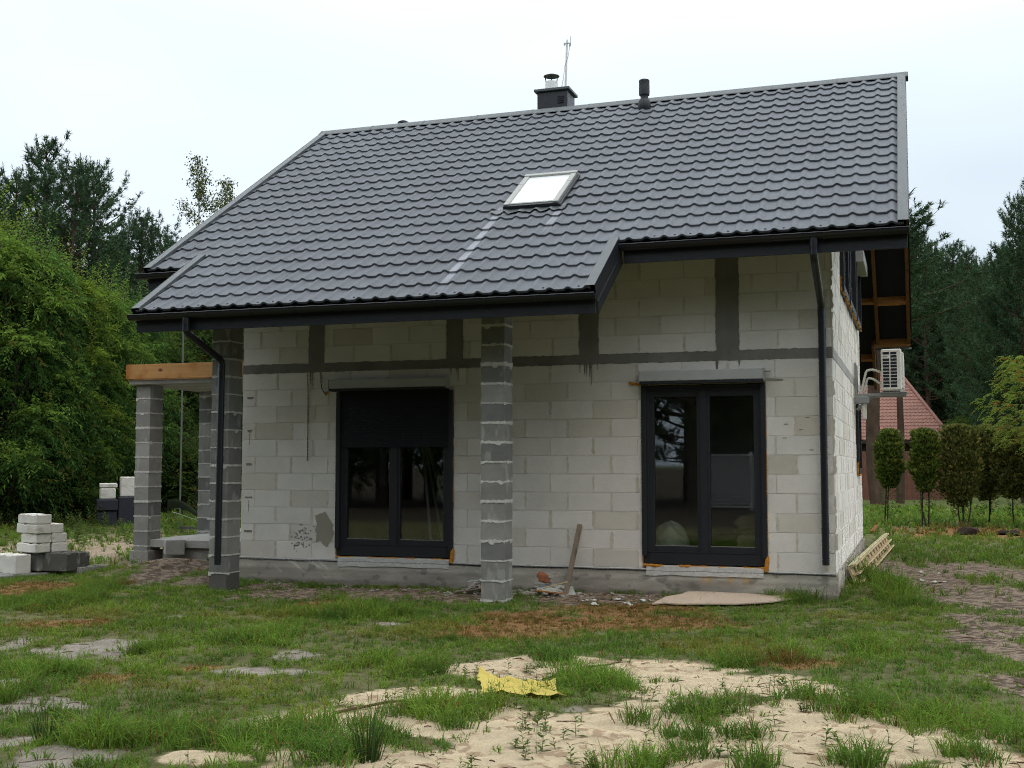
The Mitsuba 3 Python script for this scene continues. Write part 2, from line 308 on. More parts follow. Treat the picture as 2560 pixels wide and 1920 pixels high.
# gable wall (right)
gtop = lambda y: min(roofz(y) - .235, 7.0)
GOPEN = [(5.80, 6.90, 1.17, 2.38), (1.90, 3.30, 3.74, 4.95), (3.42, 5.35, 3.74, 5.7), (5.45, 7.06, 3.74, 4.9)]
gp = Polygon([(.2, 0), (DEP, 0), (DEP, gtop(DEP)), (YR, gtop(YR)), (.2, gtop(.2))])
gw = MB().poly(gp.buffer(-.004).difference(unary_union([sbox(a, c_, b, d) for a, b, c_, d in GOPEN])), .23, GABLE @ frame((0, 0, -.24), (1, 0, 0), (0, 1, 0), (0, 0, 1)))
GW = add('gable_wall', mikit.ply(gw.mesh(), 'thin_mortar'), H)
gs = []
for c in range(11):
    z0, z1 = c * C, (c + 1) * C
    course(GW, GABLE, z0, z1, .2 if c % 2 else .49, (.202, DEP), [(a, b) for a, b, h0, h1 in GOPEN if h0 < z1 - .06 and h1 > z0 + .06], .2, gs)
for c in range(16):
    z0 = HBT + c * C; z1 = z0 + C
    course(GW, GABLE, z0, z1, .2 if c % 2 else .49, (.202, DEP), [(a, b) for a, b, h0, h1 in GOPEN if h0 < z1 - .06 and h1 > z0 + .06], .2, gs, top=gtop)
sm = MB()
for s in gs: sm.poly(s, .0065, GABLE @ frame((0, 0, -.003), (1, 0, 0), (0, 1, 0), (0, 0, 1)))
add('joint_mortar', mikit.ply(sm.mesh(), 'thin_mortar'), GW, kind='stuff')
add('ring_beam', mikit.ply(MB().poly(jag(.0, DEP, HB - .003, HBT + .005, .012, rnd), .16, GABLE @ frame((0, 0, -.155), (1, 0, 0), (0, 1, 0), (0, 0, 1))).mesh(), 'slab_concrete'), GW)
# the walls that face away, and the inside
bw = MB().box(L, -.25, DEP - .24, DEP, 0, 4.5)
add('outer_wall', mikit.ply(bw.mesh(), AAC[0]), H)
lp = Polygon([(.242, 0), (DEP - .242, 0), (DEP - .242, gtop(DEP - .242)), (YR, gtop(YR)), (.242, gtop(.242))]).difference(unary_union([sbox(4.13, .92, 4.47, 1.66), sbox(1.9, .06, 2.9, 2.15)]))
lw = MB().poly(lp, .236, GABLE @ frame((0, 0, L + .002), (1, 0, 0), (0, 1, 0), (0, 0, 1)))
add('outer_wall', mikit.ply(lw.mesh(), AAC[1]), H)
add('entrance_door', mikit.ply(MB().box(L + .05, L + .11, 1.9, 2.9, .06, 2.15).mesh(), 'window_frame'), H)
add('window_liner', mikit.ply(MB().box(L + .0, L + .245, 4.13, 4.16, .92, 1.66).box(L, L + .245, 4.44, 4.47, .92, 1.66).box(L, L + .245, 4.16, 4.44, .92, .95).box(L, L + .245, 4.16, 4.44, 1.63, 1.66).mesh(), 'window_frame'), H)
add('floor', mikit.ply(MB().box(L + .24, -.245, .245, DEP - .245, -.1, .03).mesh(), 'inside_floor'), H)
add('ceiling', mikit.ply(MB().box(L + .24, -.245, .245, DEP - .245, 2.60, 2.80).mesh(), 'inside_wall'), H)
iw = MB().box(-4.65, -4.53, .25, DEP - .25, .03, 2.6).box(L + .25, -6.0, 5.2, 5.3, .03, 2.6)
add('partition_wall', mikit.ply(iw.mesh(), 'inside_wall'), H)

# foundation
n = 260; xs = np.linspace(L - .015, .02, n); zs = np.linspace(-.75, -.012, 26)
P = np.stack(np.meshgrid(xs, zs, indexing='ij'), -1); Q = np.stack([P[..., 0], np.full(P.shape[:2], -.012), P[..., 1]], -1)
Q[..., 1] -= .028 * (meshkit.fbm(Q * 5, 4, 2) - .35) + .010 * (np.sin(P[..., 1] * 2 * np.pi / .16) > .92)
pf = MB().grid(Q)
ys = np.linspace(-.02, DEP + .02, 160); P = np.stack(np.meshgrid(ys, zs, indexing='ij'), -1); Q2 = np.stack([np.full(P.shape[:2], .012), P[..., 0], P[..., 1]], -1)
Q2[..., 0] += .05 * (meshkit.fbm(Q2 * 5, 4, 3) - .4) * np.clip(Q2[..., 1] * 2, 0, 1); Q2[0] = Q[-1]
pf.grid(Q2).box(L - .0, .005, .01, DEP, -.75, -.0125)
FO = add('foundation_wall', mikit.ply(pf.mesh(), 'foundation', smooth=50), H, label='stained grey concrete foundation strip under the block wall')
xs = np.linspace(L, -.005, 170)
def ribbon(y0, zc, hw, seed, rough):
    r = np.random.default_rng(seed); a = zc + rough * (meshkit.fbm(np.stack([xs * 3, xs * 0, xs * 0], 1), 4, seed) - .5)
    return np.stack([np.stack([xs, xs * 0 + y0, a - hw], 1), np.stack([xs, xs * 0 + y0 - .006, a], 1), np.stack([xs, xs * 0 + y0, a + hw], 1)])
keep = ~(((xs > OPEN[0][0]) & (xs < OPEN[0][1])) & (np.sin(xs * 9) > -.3))
add('damp_membrane', mikit.ply(MB().grid(ribbon(-.026, -.022, .007, 3, .02)).mesh(), 'dark_trim'), FO)
add('plaster_lip', mikit.ply(MB().grid(ribbon(-.020, -.004, .011, 8, .014)).mesh(), 'white_mortar', smooth=40), FO)
for a, b, z0, z1 in OPEN:
    xx = np.linspace(a + .05, b - .05, 40); zz = -.055 - .06 * meshkit.fbm(np.stack([xx * 4, xx * 0, xx * 0 + a], 1), 4, 9)
    add('mortar_sill', mikit.ply(MB().poly(Polygon(np.vstack([np.stack([xx, zz], 1), [[b - .05, .04], [a + .05, .04]]])), .03, FRONT).mesh(), 'white_mortar'), FO)

# ---------------------------------------------------------------- windows
def foam_line(mb, pts, out, r, seed):
    """a lumpy bead of foam along a line of points"""
    r_ = np.random.default_rng(seed); p = np.asarray(pts, float); d = np.linalg.norm(np.diff(p, axis=0), axis=1).sum(); n = max(6, int(d / .025))
    t = np.linspace(0, 1, n); q = np.stack([np.interp(t, np.linspace(0, 1, len(p)), p[:, k]) for k in range(3)], 1)
    lump = meshkit.fbm(np.stack([t * d * 9, t * 0 + seed, t * 0], 1), 3, seed)
    mb.tube(q + out * ((lump - .5) * .02)[:, None] + r_.normal(0, .002, q.shape), r * (.30 + 1.1 * np.clip(lump - .25, 0, 1)), 7)
def window(x0, x1, z0, z1, lab):
    w = key_of(f'{H}__window'); tag(w, lab)
    yf = .012
    f = MB().bevel(x0, x0 + .075, yf, yf + .09, z0, z1, .004).bevel(x1 - .075, x1, yf, yf + .09, z0, z1, .004)
    f.bevel(x0 + .073, x1 - .073, yf, yf + .09, z1 - .075, z1, .004).bevel(x0 + .073, x1 - .073, yf - .004, yf + .09, z0, z0 + .15, .004)
    f.box(x0 + .05, x1 - .05, yf - .012, yf + .02, z0 + .148, z0 + .160)
    add('frame', mikit.ply(f.mesh(), 'window_frame'), w)
    xm = (x0 + x1) / 2; h0, h1 = z0 + .152, z1 - .07
    for a, b in ((x0 + .068, xm - .004), (xm + .004, x1 - .068)):
        s = MB(); sw = .078; y0 = yf + .014
        for bb in ((a, a + sw, h0, h1), (b - sw, b, h0, h1)): s.bevel(bb[0], bb[1], y0, y0 + .07, bb[2], bb[3], .005)
        for bb in ((h0, h0 + sw), (h1 - sw, h1)): s.bevel(a + sw - .002, b - sw + .002, y0 + .0015, y0 + .07, bb[0], bb[1], .005)
        k = add('sash', mikit.ply(s.mesh(), 'window_frame'), w)
        g = trimesh.Trimesh([(a + sw - .005, y0 + .03, h0 + sw - .005), (b - sw + .005, y0 + .03, h0 + sw - .005), (b - sw + .005, y0 + .03, h1 - sw + .005), (a + sw - .005, y0 + .03, h1 - sw + .005)], [[0, 1, 2], [0, 2, 3]], process=False)
        add('pane', mikit.ply(g, 'window_glass'), w); g2 = g.copy(); g2.apply_translation((0, .018, 0)); add('inner_pane', mikit.ply(g2, 'window_glass'), w)
        add('glazing_bead', mikit.ply(MB().box(a + sw, b - sw, y0 + .012, y0 + .02, h0 + sw, h0 + sw + .006).mesh(), 'alu_frame'), w)
    add('astragal', mikit.ply(MB().bevel(xm - .045, xm + .045, yf - .006, yf + .016, h0, h1, .006).mesh(), 'window_frame'), w)
    rail = MB().bevel(x0 - .012, x0 + .05, -.030, yf + .004, z0 + .10, z1, .004).bevel(x1 - .05, x1 + .012, -.030, yf + .004, z0 + .10, z1, .004)
    add('guide_rail', mikit.ply(rail.mesh(), 'window_frame'), w)
    fo = MB(); o = np.array([0, -1.0, 0])
    foam_line(fo, [(x1 + .006, -.004, z0 + .02), (x1 + .008, -.004, z1)], o, .016, 3 + int(x0 * 9) % 50)
    foam_line(fo, [(x0 - .006, -.002, z0 + .02), (x0 - .006, -.002, z0 + 1.6)], o, .009, 5 + int(x0 * 7) % 50)
    for k, (a, b) in enumerate(((.0, .16), (.30, .55), (.62, .68), (.82, 1.0))):
        foam_line(fo, [(x0 + a * (x1 - x0), -.012, z0 - .02), (x0 + b * (x1 - x0), -.012, z0 - .022)], o, .022, 31 + k + int(x0) % 9)
    foam_line(fo, [(x1 - .01, -.015, z0 - .07), (x1 + .015, -.012, z0 + .14)], o, .035, 77)
    add('foam_seal', mikit.ply(fo.mesh(), 'foam', smooth=60), w, kind='stuff', label='orange mounting foam bulging round the window frame')
    return w
def shutter_box(x0, x1, z0, z1, w):
    b = MB().bevel(x0, x1, -.15, .0, z0 + .03, z1, .006); add('shutter_box', mikit.ply(b.mesh(), 'alu_box'), w, label='grey roller shutter box above the window')
    add('shutter_box_cap', mikit.ply(MB().bevel(x0 - .006, x0 + .001, -.155, .0, z0 + .01, z1 + .004, .002).bevel(x1 - .001, x1 + .006, -.155, .0, z0 + .01, z1 + .004, .002).mesh(), 'alu_frame'), w)
    add('bottom_rail', mikit.ply(MB().bevel(x0 + .004, x1 - .004, -.152, -.03, z0 - .008, z0 + .028, .004).mesh(), 'window_frame'), w)
w1 = window(-6.78, -5.03, .06, 2.342, 'left patio window with its dark roller shutter half lowered')
shutter_box(-6.85, -5.075, 2.36, 2.515, w1)
for i in range(20):
    z = 1.565 + i * .0395
    sh = MB(); pr = np.array([(0, -.006), (.010, -.0085), (.022, -.009), (.033, -.0065), (.0385, -.004)])
    sh.grid(np.stack([np.stack([np.full(5, x), pr[:, 1] - .002, z + pr[:, 0]], 1) for x in (-6.733, -5.077)]))
    add('shutter_slat', mikit.ply(sh.mesh(), 'shutter_slat', smooth=40), w1)
w2 = window(-2.392, -.833, .06, 2.342, 'right patio window with open shutter and reflections')
shutter_box(-2.40, -.83, 2.36, 2.523, w2)
add('wall_bracket', mikit.ply(MB().tube([(-.83, -.06, 2.49), (-.75, -.05, 2.49)], .012, 6).tube([(-.82, -.02, 2.40), (-.6, -.012, 2.385)], .007, 5).tube([(-2.4, -.05, 2.46), (-2.44, -.05, 2.462)], .01, 6).mesh(), 'zinc'), w2)
fb = MB(); foam_line(fb, [(-6.98, -.01, 2.335), (-6.93, -.012, 2.345)], np.array([0, -1., 0]), .02, 5); add('foam_blob', mikit.ply(fb.mesh(), 'foam', smooth=60), w1); fb = MB()
foam_line(fb, [(-2.56, -.01, 2.383), (-2.42, -.012, 2.36)], np.array([0, -1., 0]), .024, 4)
0 and foam_line(fb, [(-6.98, -.01, 2.335), (-6.93, -.012, 2.345)], np.array([0, -1., 0]), .02, 5)
add('foam_blob', mikit.ply(fb.mesh(), 'foam', smooth=60), w2)
fb = MB()
# gable windows, seen edge-on
def gable_window(y0, y1, z0, z1, out):
    w = key_of(f'{H}__window')
    f = MB()
    for a, b in ((y0, y0 + .08), (y1 - .08, y1)): f.bevel(.01, out, a, b, z0, z1, .004)
    for a, b in ((z0, z0 + .1), (z1 - .08, z1)): f.bevel(.011, out - .002, y0 + .078, y1 - .078, a, b, .004)
    add('frame', mikit.ply(f.mesh(), 'window_frame'), w)
    add('pane', mikit.ply(trimesh.Trimesh([(.02, y0 + .05, z0 + .05), (.02, y1 - .05, z0 + .05), (.02, y1 - .05, z1 - .05), (.02, y0 + .05, z1 - .05)], [[0, 1, 2], [0, 2, 3]], process=False), 'window_glass'), w)
    fo = MB(); o = np.array([1., 0, 0])
    foam_line(fo, [(.012, y0 - .005, z0 + .2), (.014, y0 - .006, z0 - .005)], o, .018, 9 + int(y0 * 5))
    for q in (.02, .45, .75): foam_line(fo, [(out - .02, y0 + q * (y1 - y0), z0 - .012), (out - .015, y0 + (q + .22) * (y1 - y0), z0 - .014)], o, .022, 19 + int(y0 * 5 + q * 9))
    add('foam_seal', mikit.ply(fo.mesh(), 'foam', smooth=60), w, kind='stuff')
for (a, b, c_, d), o in zip(GOPEN, (.05, .06, .075, .085)): gable_window(a, b, c_, d, o)
add('shutter_box', mikit.ply(MB().bevel(.01, .2, 5.4, 7.1, 4.72, 4.92, .006).mesh(), 'alu_box'), H)
# ---------------------------------------------------------------- the roof
dk = MB()
def slab(P, x0, x1, s0, s1, n0, n1):
    v = np.array([P(x, s, n) for x in (x0, x1) for s in (s0, s1) for n in (n0, n1)]); dk.put(v, [[0, 1, 3, 2], [4, 6, 7, 5], [0, 4, 5, 1], [2, 3, 7, 6], [0, 2, 6, 4], [1, 5, 7, 3]])
slab(fr, XL + .02, XR - .02, .0, S_UP - .02, -.13, -.018)
slab(fr, XLL + .02, XLR - .02, S_UP - .025, S_LO - .02, -.131, -.0182)
SB, SB2 = 6.475, 7.95
slab(bk, XL + .02, XR - .02, .0, SB, -.13, -.018)
slab(bk, -7.0, .235, SB - .005, SB2, -.131, -.0182)
RF = add('roof', mikit.ply(dk.mesh(), 'membrane'), H, label='dark blue-grey metal tile roof, lower over the porch columns')
W = 0.2175; X0 = -0.13
def tile_profile(t): return np.where(np.abs(t) < .27, .026 * (.5 + .5 * np.cos(np.pi * t / .27)) ** .85, 0) + .0015 * np.cos(2 * np.pi * t)
def tile(t0, t1, dn=1.0, nx=15):
    """one pressed tile: t across (waves), s down from 0 to dn courses; local (x, down-slope, normal)"""
    t = np.linspace(t0, t1, nx); h = tile_profile(t)
    rows = []
    for s, o in ((-.02, -.001), (.25, .0055), (.6, .016), (.93, .0245), (1.0, .0255)): rows.append(np.stack([t * W, np.full(nx, min(s, dn) * M), h + o], 1))
    rows.append(np.stack([t * W, np.full(nx, dn * M + .003), h + .017], 1)); rows.append(np.stack([t * W, np.full(nx, dn * M - .002), h - .004], 1))
    return np.array(rows)
def slope_m(P, x, s):
    o = P(x, s); a = P(x + 1, s) - o; b = P(x, s + 1) - o; c = P(x, s, 1) - o; return frame(o, a, b, c)
sheet = {}
tl = MB().grid(tile(-.5, .5)); TILE = mikit.ply(tl.mesh(), 'tile_coating', smooth=50)
far_tiles = MB(); n_tile = 0
def lay(P, xl, xr, s0, parts):
    """a course of tiles whose lower edge lies at slope distance s0 + M"""
    global n_tile
    for k in range(math.floor((xl - X0) / W) - 1, math.ceil((xr - X0) / W) + 2):
        a, b = max(-.5, (xl - X0) / W - k), min(.5, (xr - X0) / W - k)
        if b - a < .03: continue
        pj = np.random.default_rng(1000 + (k + 200) // 5 * 77 + int(s0 * 100)).uniform(-1, 1, 3); m = slope_m(P, X0 + k * W, s0 + .0045 * pj[0]); m[:3, 3] += m[:3, 2] * .0018 * pj[1]
        if parts and b - a > .999 and n_tile < 296:
            n_tile += 1; add('tile', dict(TILE, to_world=T(m.tolist())), RF)
        else:
            g = tile(a, b); far_tiles.grid(g @ m[:3, :3].T + m[:3, 3])
for j in range(4): lay(fr, XLL + .05, XLR - .05, S_LO - (j + 1) * M, True)
for j in range(18): lay(fr, XL + .05, XR - .05, S_UP - (j + 1) * M, True) if j < 17 else None
for k in range(math.floor((XL - X0) / W), math.ceil((XR - X0) / W) + 1):    # the cut top course
    a, b = max(-.5, (XL + .05 - X0) / W - k), min(.5, (XR - .05 - X0) / W - k)
    if b - a > .03:
        m = slope_m(fr, X0 + k * W, S_UP - 18 * M); g = tile(a, b); g = g[1:].copy(); g[0, :, 1] = .10 * M
        far_tiles.grid(g @ m[:3, :3].T + m[:3, 3])
for j in range(18): lay(bk, XL + .05, XR - .05, SB - (j + 1) * M, False)
for j in range(4): lay(bk, -7.0, .2, SB2 - (j + 1) * M, False)
add('tile_sheet', mikit.ply(far_tiles.mesh(), 'tile_coating', smooth=50), RF, kind='stuff')
# screws on the lowest courses
sc = MB()
for s, xl, xr in ((S_LO - .06, XLL, XLR), (S_UP - .06, XLR + .15, XR)):
    x = X0 + W * (math.ceil((xl - X0) / W) + .5)
    while x < xr - .1:
        if rnd.random() < .6: sc.lathe([(0, .012), (.012, .010), (.014, 0)], 7, slope_m(fr, x + rnd.uniform(-.02, .02), s) @ frame((0, 0, .018), (1, 0, 0), (0, 1, 0), (0, 0, 1)))
        x += W
add('screw', mikit.ply(sc.mesh(), 'dark_trim'), RF, kind='stuff')
# ridge caps, barge boards
x = XL - .02; i = 0
while x < XR:
    x2 = min(x + 1.02, XR + .02); o = .002 * (i % 2)
    sec = [(-.135, -.086), (-.128, -.072 + o), (-.028, .010 + o), (.0, .030 + o), (.028, .010 + o), (.128, -.072 + o), (.135, -.086)]
    g = np.array([[(xx, YR + a, ZR + .046 + b) for a, b in sec] for xx in (x, x2 + .025)])
    add('ridge_cap', mikit.ply(MB().grid(g).mesh(), 'flashing'), RF)
    add('ridge_clip', mikit.ply(MB().grid(np.array([[(xx, YR + a * 1.02, ZR + .050 + b) for a, b in sec] for xx in (x - .012, x + .012)])).mesh(), 'flashing'), RF)
    x = x2; i += 1
def barge(P, x, out, s0, s1, drop=.20, w=.115, nt=.058, m='flashing', side='dark_trim'):
    """flat strip over the tile ends and a board hanging down on the outside; out = -1 left, +1 right"""
    b = MB()
    for a0, a1, n0, n1 in ((x - out * w, x, nt - .004, nt), ):
        v = np.array([P(xx, s, n) for xx in (min(a0, a1), max(a0, a1)) for s in (s0, s1) for n in (n0, n1)]); b.put(v, [[0, 1, 3, 2], [4, 6, 7, 5], [0, 4, 5, 1], [2, 3, 7, 6], [0, 2, 6, 4], [1, 5, 7, 3]])
    for n0, n1 in ((.012, nt - .003), ):
        xi = x - out * w; v = np.array([P(xx, s, n) for xx in (xi, xi + out * .004) for s in (s0, s1) for n in (n0, n1)]); b.put(v, [[0, 1, 3, 2], [4, 6, 7, 5], [0, 4, 5, 1], [2, 3, 7, 6], [0, 2, 6, 4], [1, 5, 7, 3]])
    add('barge_strip', mikit.ply(b.mesh(), m), RF)
    b = MB(); xa, xb = sorted((x + out * .001, x + out * .006))
    v = np.array([P(xx, s, n) for xx in (xa, xb) for s in (s0, s1) for n in (-drop, nt + .002)]); b.put(v, [[0, 1, 3, 2], [4, 6, 7, 5], [0, 4, 5, 1], [2, 3, 7, 6], [0, 2, 6, 4], [1, 5, 7, 3]])
    xa, xb = sorted((x + out * .006, x + out * .012))
    v = np.array([P(xx, s, n) for xx in (xa, xb) for s in (s0, s1) for n in (-drop * .55, -drop * .5)]); b.put(v, [[0, 1, 3, 2], [4, 6, 7, 5], [0, 4, 5, 1], [2, 3, 7, 6], [0, 2, 6, 4], [1, 5, 7, 3]])
    add('barge_board', mikit.ply(b.mesh(), side), RF)
barge(fr, XR, 1, .03, S_UP + .01); barge(bk, XR, 1, .03, SB, .15)
barge(fr, XL, -1, .03, S_UP + .01); barge(bk, XL, -1, .03, SB)
barge(fr, XLL, -1, S_UP - 1.05 * M, S_LO + .01, .22); barge(fr, XLR, 1, S_UP - .02, S_LO + .01, .30)
barge(bk, .235, 1, SB, SB2, .05)
# fascia boards and gutters
def eave(x0, x1, s, gx0=None, gx1=None, fdrop=.265):
    e = fr(0, s); y, z = e[1], e[2]
    add('fascia', mikit.ply(MB().bevel(x0 + .02, x1 - .012, y + .055, y + .075, z - fdrop, z - .028, .003).mesh(), 'dark_trim'), H)
    a = np.linspace(-np.pi, 0, 15); r = .066; gx0, gx1 = gx0 or x0 - .03, gx1 or x1 + .01
    yc, zc = y - .018, z - .052
    outer = np.stack([yc + r * np.cos(a), zc + r * np.sin(a) * 1.05], 1); inner = outer[::-1] * 1.0; inner[:, 0] = yc + (inner[:, 0] - yc) * .95; inner[:, 1] = zc + (inner[:, 1] - zc) * .95
    lip = np.array([(yc - r + .010, zc + .006), (yc - r, zc + .009), (yc - r - .006, zc + .003), (yc - r - .004, zc - .004)])
    sec = np.vstack([outer[::-1], lip[::-1], inner[::-1]])
    g = MB().grid(np.array([[(xx, p, q) for p, q in sec] for xx in np.linspace(gx0, gx1, 4)]))
    for xx in (gx0, gx1): g.put(np.array([(xx, p, q) for p, q in outer]), [[0, k, k + 1] for k in range(1, 14)]); g.put(np.array([(xx + .002, p, q) for p, q in outer]), [[0, k + 1, k] for k in range(1, 14)])
    add('gutter', mikit.ply(g.mesh(), 'gutter_coating', smooth=45), H)
    j = MB()
    for xx in np.arange(gx0 + .55, gx1 - .1, .62): j.grid(np.array([[(x_, yc + (p - yc) * 1.06, zc + (q - zc) * 1.06) for p, q in outer] for x_ in (xx - .012, xx + .012)]))
    if j.v: add('gutter_bracket', mikit.ply(j.mesh(), 'gutter_coating', smooth=45), H, kind='stuff')
    return yc, zc
gy, gz = eave(XLL, XLR, S_LO); hy, hz = eave(XLR + .02, XR, S_UP, gx0=XLR + .02); eave(XL, XLL + .06, S_UP, gx0=XL - .1, gx1=XLL + .02)
# downpipes
def pipe(pts, lab, col):
    p = [np.array(q, float) for q in pts]; d = [p[0]]
    for i in range(1, len(p) - 1):   # soften the bends
        a = p[i] + (p[i - 1] - p[i]) / np.linalg.norm(p[i - 1] - p[i]) * .05; b = p[i] + (p[i + 1] - p[i]) / np.linalg.norm(p[i + 1] - p[i]) * .05
        d += [a, p[i] * .5 + (a + b) * .25, b]
    d.append(p[-1]); k = add('downpipe', mikit.ply(MB().tube(d, .044, 16).mesh(), 'gutter_coating', smooth=40), H, label=lab)
    for q, dz in col: add('collar', mikit.ply(MB().tube([np.array(q) + (0, 0, dz), np.array(q) - (0, 0, dz)], .048, 16).mesh(), 'gutter_coating', smooth=40), k)
pipe([(-7.765, gy, gz - .04), (-7.765, gy, gz - .24), (-7.72, -1.50, 2.70), (-7.735, -1.50, .02)], 'black downpipe with a long swan neck in front of the corner column', [((-7.765, gy, gz - .10), .045), ((-7.765, gy, gz - .20), .03), ((-7.727, -1.50, 1.4), .04)])
pipe([(-.118, hy, hz - .04), (-.118, hy, hz - .28), (-.118, -.085, 3.27), (-.118, -.085, .105)], 'black downpipe near the right corner of the front wall', [((-.118, hy, hz - .10), .05), ((-.118, hy, hz - .22), .03), ((-.118, -.085, .52), .035), ((-.118, -.085, 3.20), .04)])
# rafters and purlins under the gable overhang
tb = MB
def timber(P, x0, x1, s0, s1, n0, n1, m): 
    v = np.array([P(x, s, n) for x in (x0, x1) for s in (s0, s1) for n in (n0, n1)]); b = MB().put(v, [[0, 1, 3, 2], [4, 6, 7, 5], [0, 4, 5, 1], [2, 3, 7, 6], [0, 2, 6, 4], [1, 5, 7, 3]])
    return mikit.ply(b.mesh(), m)
for P in (bk, fr):
    e = SB if P is bk else S_UP
    for x0, x1 in ((.265, .325), (.845, .905)): add('rafter', timber(P, x0, x1, .2, e - .05, -.27, -.131, 'rafter_wood'), RF)
    for s in (1.2, 3.0, 5.13): add('purlin', timber(P, .01, .262, s, s + .06, -.26, -.1315, 'purlin_wood'), RF)
    for s in (3.2, 5.13): add('purlin', timber(P, .327, .843, s, s + .06, -.30, -.1315, 'purlin_wood'), RF)
add('purlin', timber(bk, .24, .90, SB - .06, SB - .01, -.30, -.1315, 'purlin_wood'), RF)
add('purlin', timber(bk, -.05, .23, SB + .40, SB + .46, -.28, -.1325, 'purlin_wood'), RF)
add('eave_trim', timber(bk, .24, XR, SB - .008, SB + .012, -.36, -.31, 'flashing'), RF)
add('rafter', timber(bk, .17, .228, SB - .04, SB2 - .03, -.27, -.1325, 'rafter_wood'), RF)
add('eave_beam', mikit.ply(MB().box(XLL + .1, XLR - .1, -1.36, -1.18, 3.45, 3.61).mesh(), 'rafter_wood'), H)
# skylight
sk = key_of(f'{H}__skylight'); tag(sk, 'skylight with pale glass in the middle of the roof')
sx0, sx1, ss0, ss1 = -4.31, -3.535, S_UP - 2.565, S_UP - 1.345
def slopebox(x0, x1, s0, s1, n0, n1, c=.004):
    m = slope_m(fr, 0, 0); return MB().bevel(x0, x1, s0, s1, n0, n1, c, m)
fm = MB()
for q in ((sx0, sx0 + .075, ss0, ss1 - .02, .0, .105), (sx1 - .075, sx1, ss0, ss1 - .02, .0, .105), (sx0 - .004, sx1 + .004, ss0 - .005, ss0 + .075, .0, .115)): b = slopebox(*q); fm.put(b.v[0], b.f[0])
add('frame', mikit.ply(fm.mesh(), 'alu_frame'), sk)
add('frame_foot', mikit.ply(slopebox(sx0 - .005, sx1 + .005, ss1 - .06, ss1, -.01, .083).mesh(), 'dark_trim'), sk)
add('frame_side', mikit.ply(slopebox(sx1 + .001, sx1 + .035, ss0 + .02, ss1 - .01, .0, .06).mesh(), 'dark_trim'), sk)
add('frame_lip', mikit.ply(slopebox(sx0 + .07, sx1 - .07, ss1 - .10, ss1 - .058, .05, .092).mesh(), 'alu_frame'), sk)
add('joint', mikit.ply(MB().put(*[np.vstack([slopebox(a, b, ss0 + .40, ss0 + .408, .05, .1065, .001).v[0] for a, b in ((sx0, sx0 + .075), (sx1 - .075, sx1))]), np.vstack([slopebox(0, 1, 0, 1, 0, 1, .001).f[0], slopebox(0, 1, 0, 1, 0, 1, .001).f[0] + len(slopebox(0, 1, 0, 1, 0, 1, .001).v[0])])]).mesh(), 'dark_trim'), sk)
add('pane', mikit.ply(slopebox(sx0 + .07, sx1 - .07, ss0 + .07, ss1 - .095, .05, .082, .002).mesh(), 'sky_glass'), sk)
t = np.linspace(sx0 - .16, sx1 + .14, 70); wv = tile_profile((t - X0) / W + .5 - np.floor((t - X0) / W + .5) - .5)
ap = np.array([np.stack([t, np.full(70, ss1 - .03 + q * (.17 + .025 * np.sin(t * 40))), .006 + .02 + (wv + .012) * min(1, q * 1.5)], 1) for q in np.linspace(0, 1, 6)])
m = slope_m(fr, 0, 0); add('flashing_apron', mikit.ply(MB().grid(ap @ m[:3, :3].T + m[:3, 3]).mesh(), 'flashing', smooth=50), sk)
# chimney with cowl, vents, aerial
ch = key_of(f'{H}__chimney'); tag(ch, 'boxed dark chimney behind the ridge with a round cowl and a thin aerial mast')
cm = MB().bevel(-5.236, -4.682, 4.5, 4.97, 6.9, 7.885, .006); add('stack', mikit.ply(cm.mesh(), 'dark_trim'), ch)
add('cap', mikit.ply(MB().bevel(-5.285, -4.635, 4.45, 5.02, 7.885, 7.935, .008).mesh(), 'flashing'), ch)
g = MB().bevel(-4.86, -4.75, 4.488, 4.505, 7.655, 7.79, .003); add('vent', mikit.ply(g.mesh(), 'grille_dark'), ch)
for z in (7.665, 7.70, 7.735, 7.77): add('louvre', mikit.ply(MB().box(-4.855, -4.755, 4.478, 4.492, z, z + .012).mesh(), 'dark_trim'), ch)
cc = frame((-5.05, 4.76, 0), (1, 0, 0), (0, 1, 0), (0, 0, 1))
add('flue', mikit.ply(MB().lathe([(.125, 7.93), (.125, 7.96), (.115, 7.97), (.112, 8.13), (.10, 8.14), (.10, 8.0)], 28, cc).mesh(), 'light_steel', smooth=40), ch)
add('flue_ring', mikit.ply(MB().lathe([(.128, 7.945), (.134, 7.955), (.128, 7.97)], 28, cc).mesh(), 'dark_trim', smooth=40), ch)
add('cowl', mikit.ply(MB().lathe([(0, 8.285), (.06, 8.275), (.14, 8.245), (.143, 8.238), (.13, 8.236), (0, 8.26)], 30, cc).mesh(), 'flashing', smooth=40), ch)
add('cowl_strap', mikit.ply(MB().tube([(-5.14, 4.72, 8.13), (-5.155, 4.70, 8.245)], .009, 5).tube([(-5.08, 4.86, 8.12), (-5.09, 4.88, 8.245)], .009, 5).tube([(-4.95, 4.75, 8.12), (-4.935, 4.75, 8.24)], .009, 5).mesh(), 'dark_trim'), ch)
add('aerial_mast', mikit.ply(MB().tube([(-4.835, 4.9, 7.93), (-4.80, 4.9, 8.905)], .019, 10).tube([(-4.80, 4.9, 8.905), (-4.798, 4.9, 8.93)], .015, 10).mesh(), 'light_steel', smooth=40), ch)
add('aerial', mikit.ply(MB().tube([(-4.727, 4.88, 8.80), (-4.725, 4.88, 8.98)], .007, 6).tube([(-4.86, 4.89, 8.855), (-4.72, 4.88, 8.86)], .010, 6).tube([(-4.745, 4.88, 8.80), (-4.735, 4.88, 8.86)], .018, 8).tube([(-4.845, 4.89, 8.83), (-4.838, 4.89, 8.875)], .013, 6).mesh(), 'zinc'), ch)
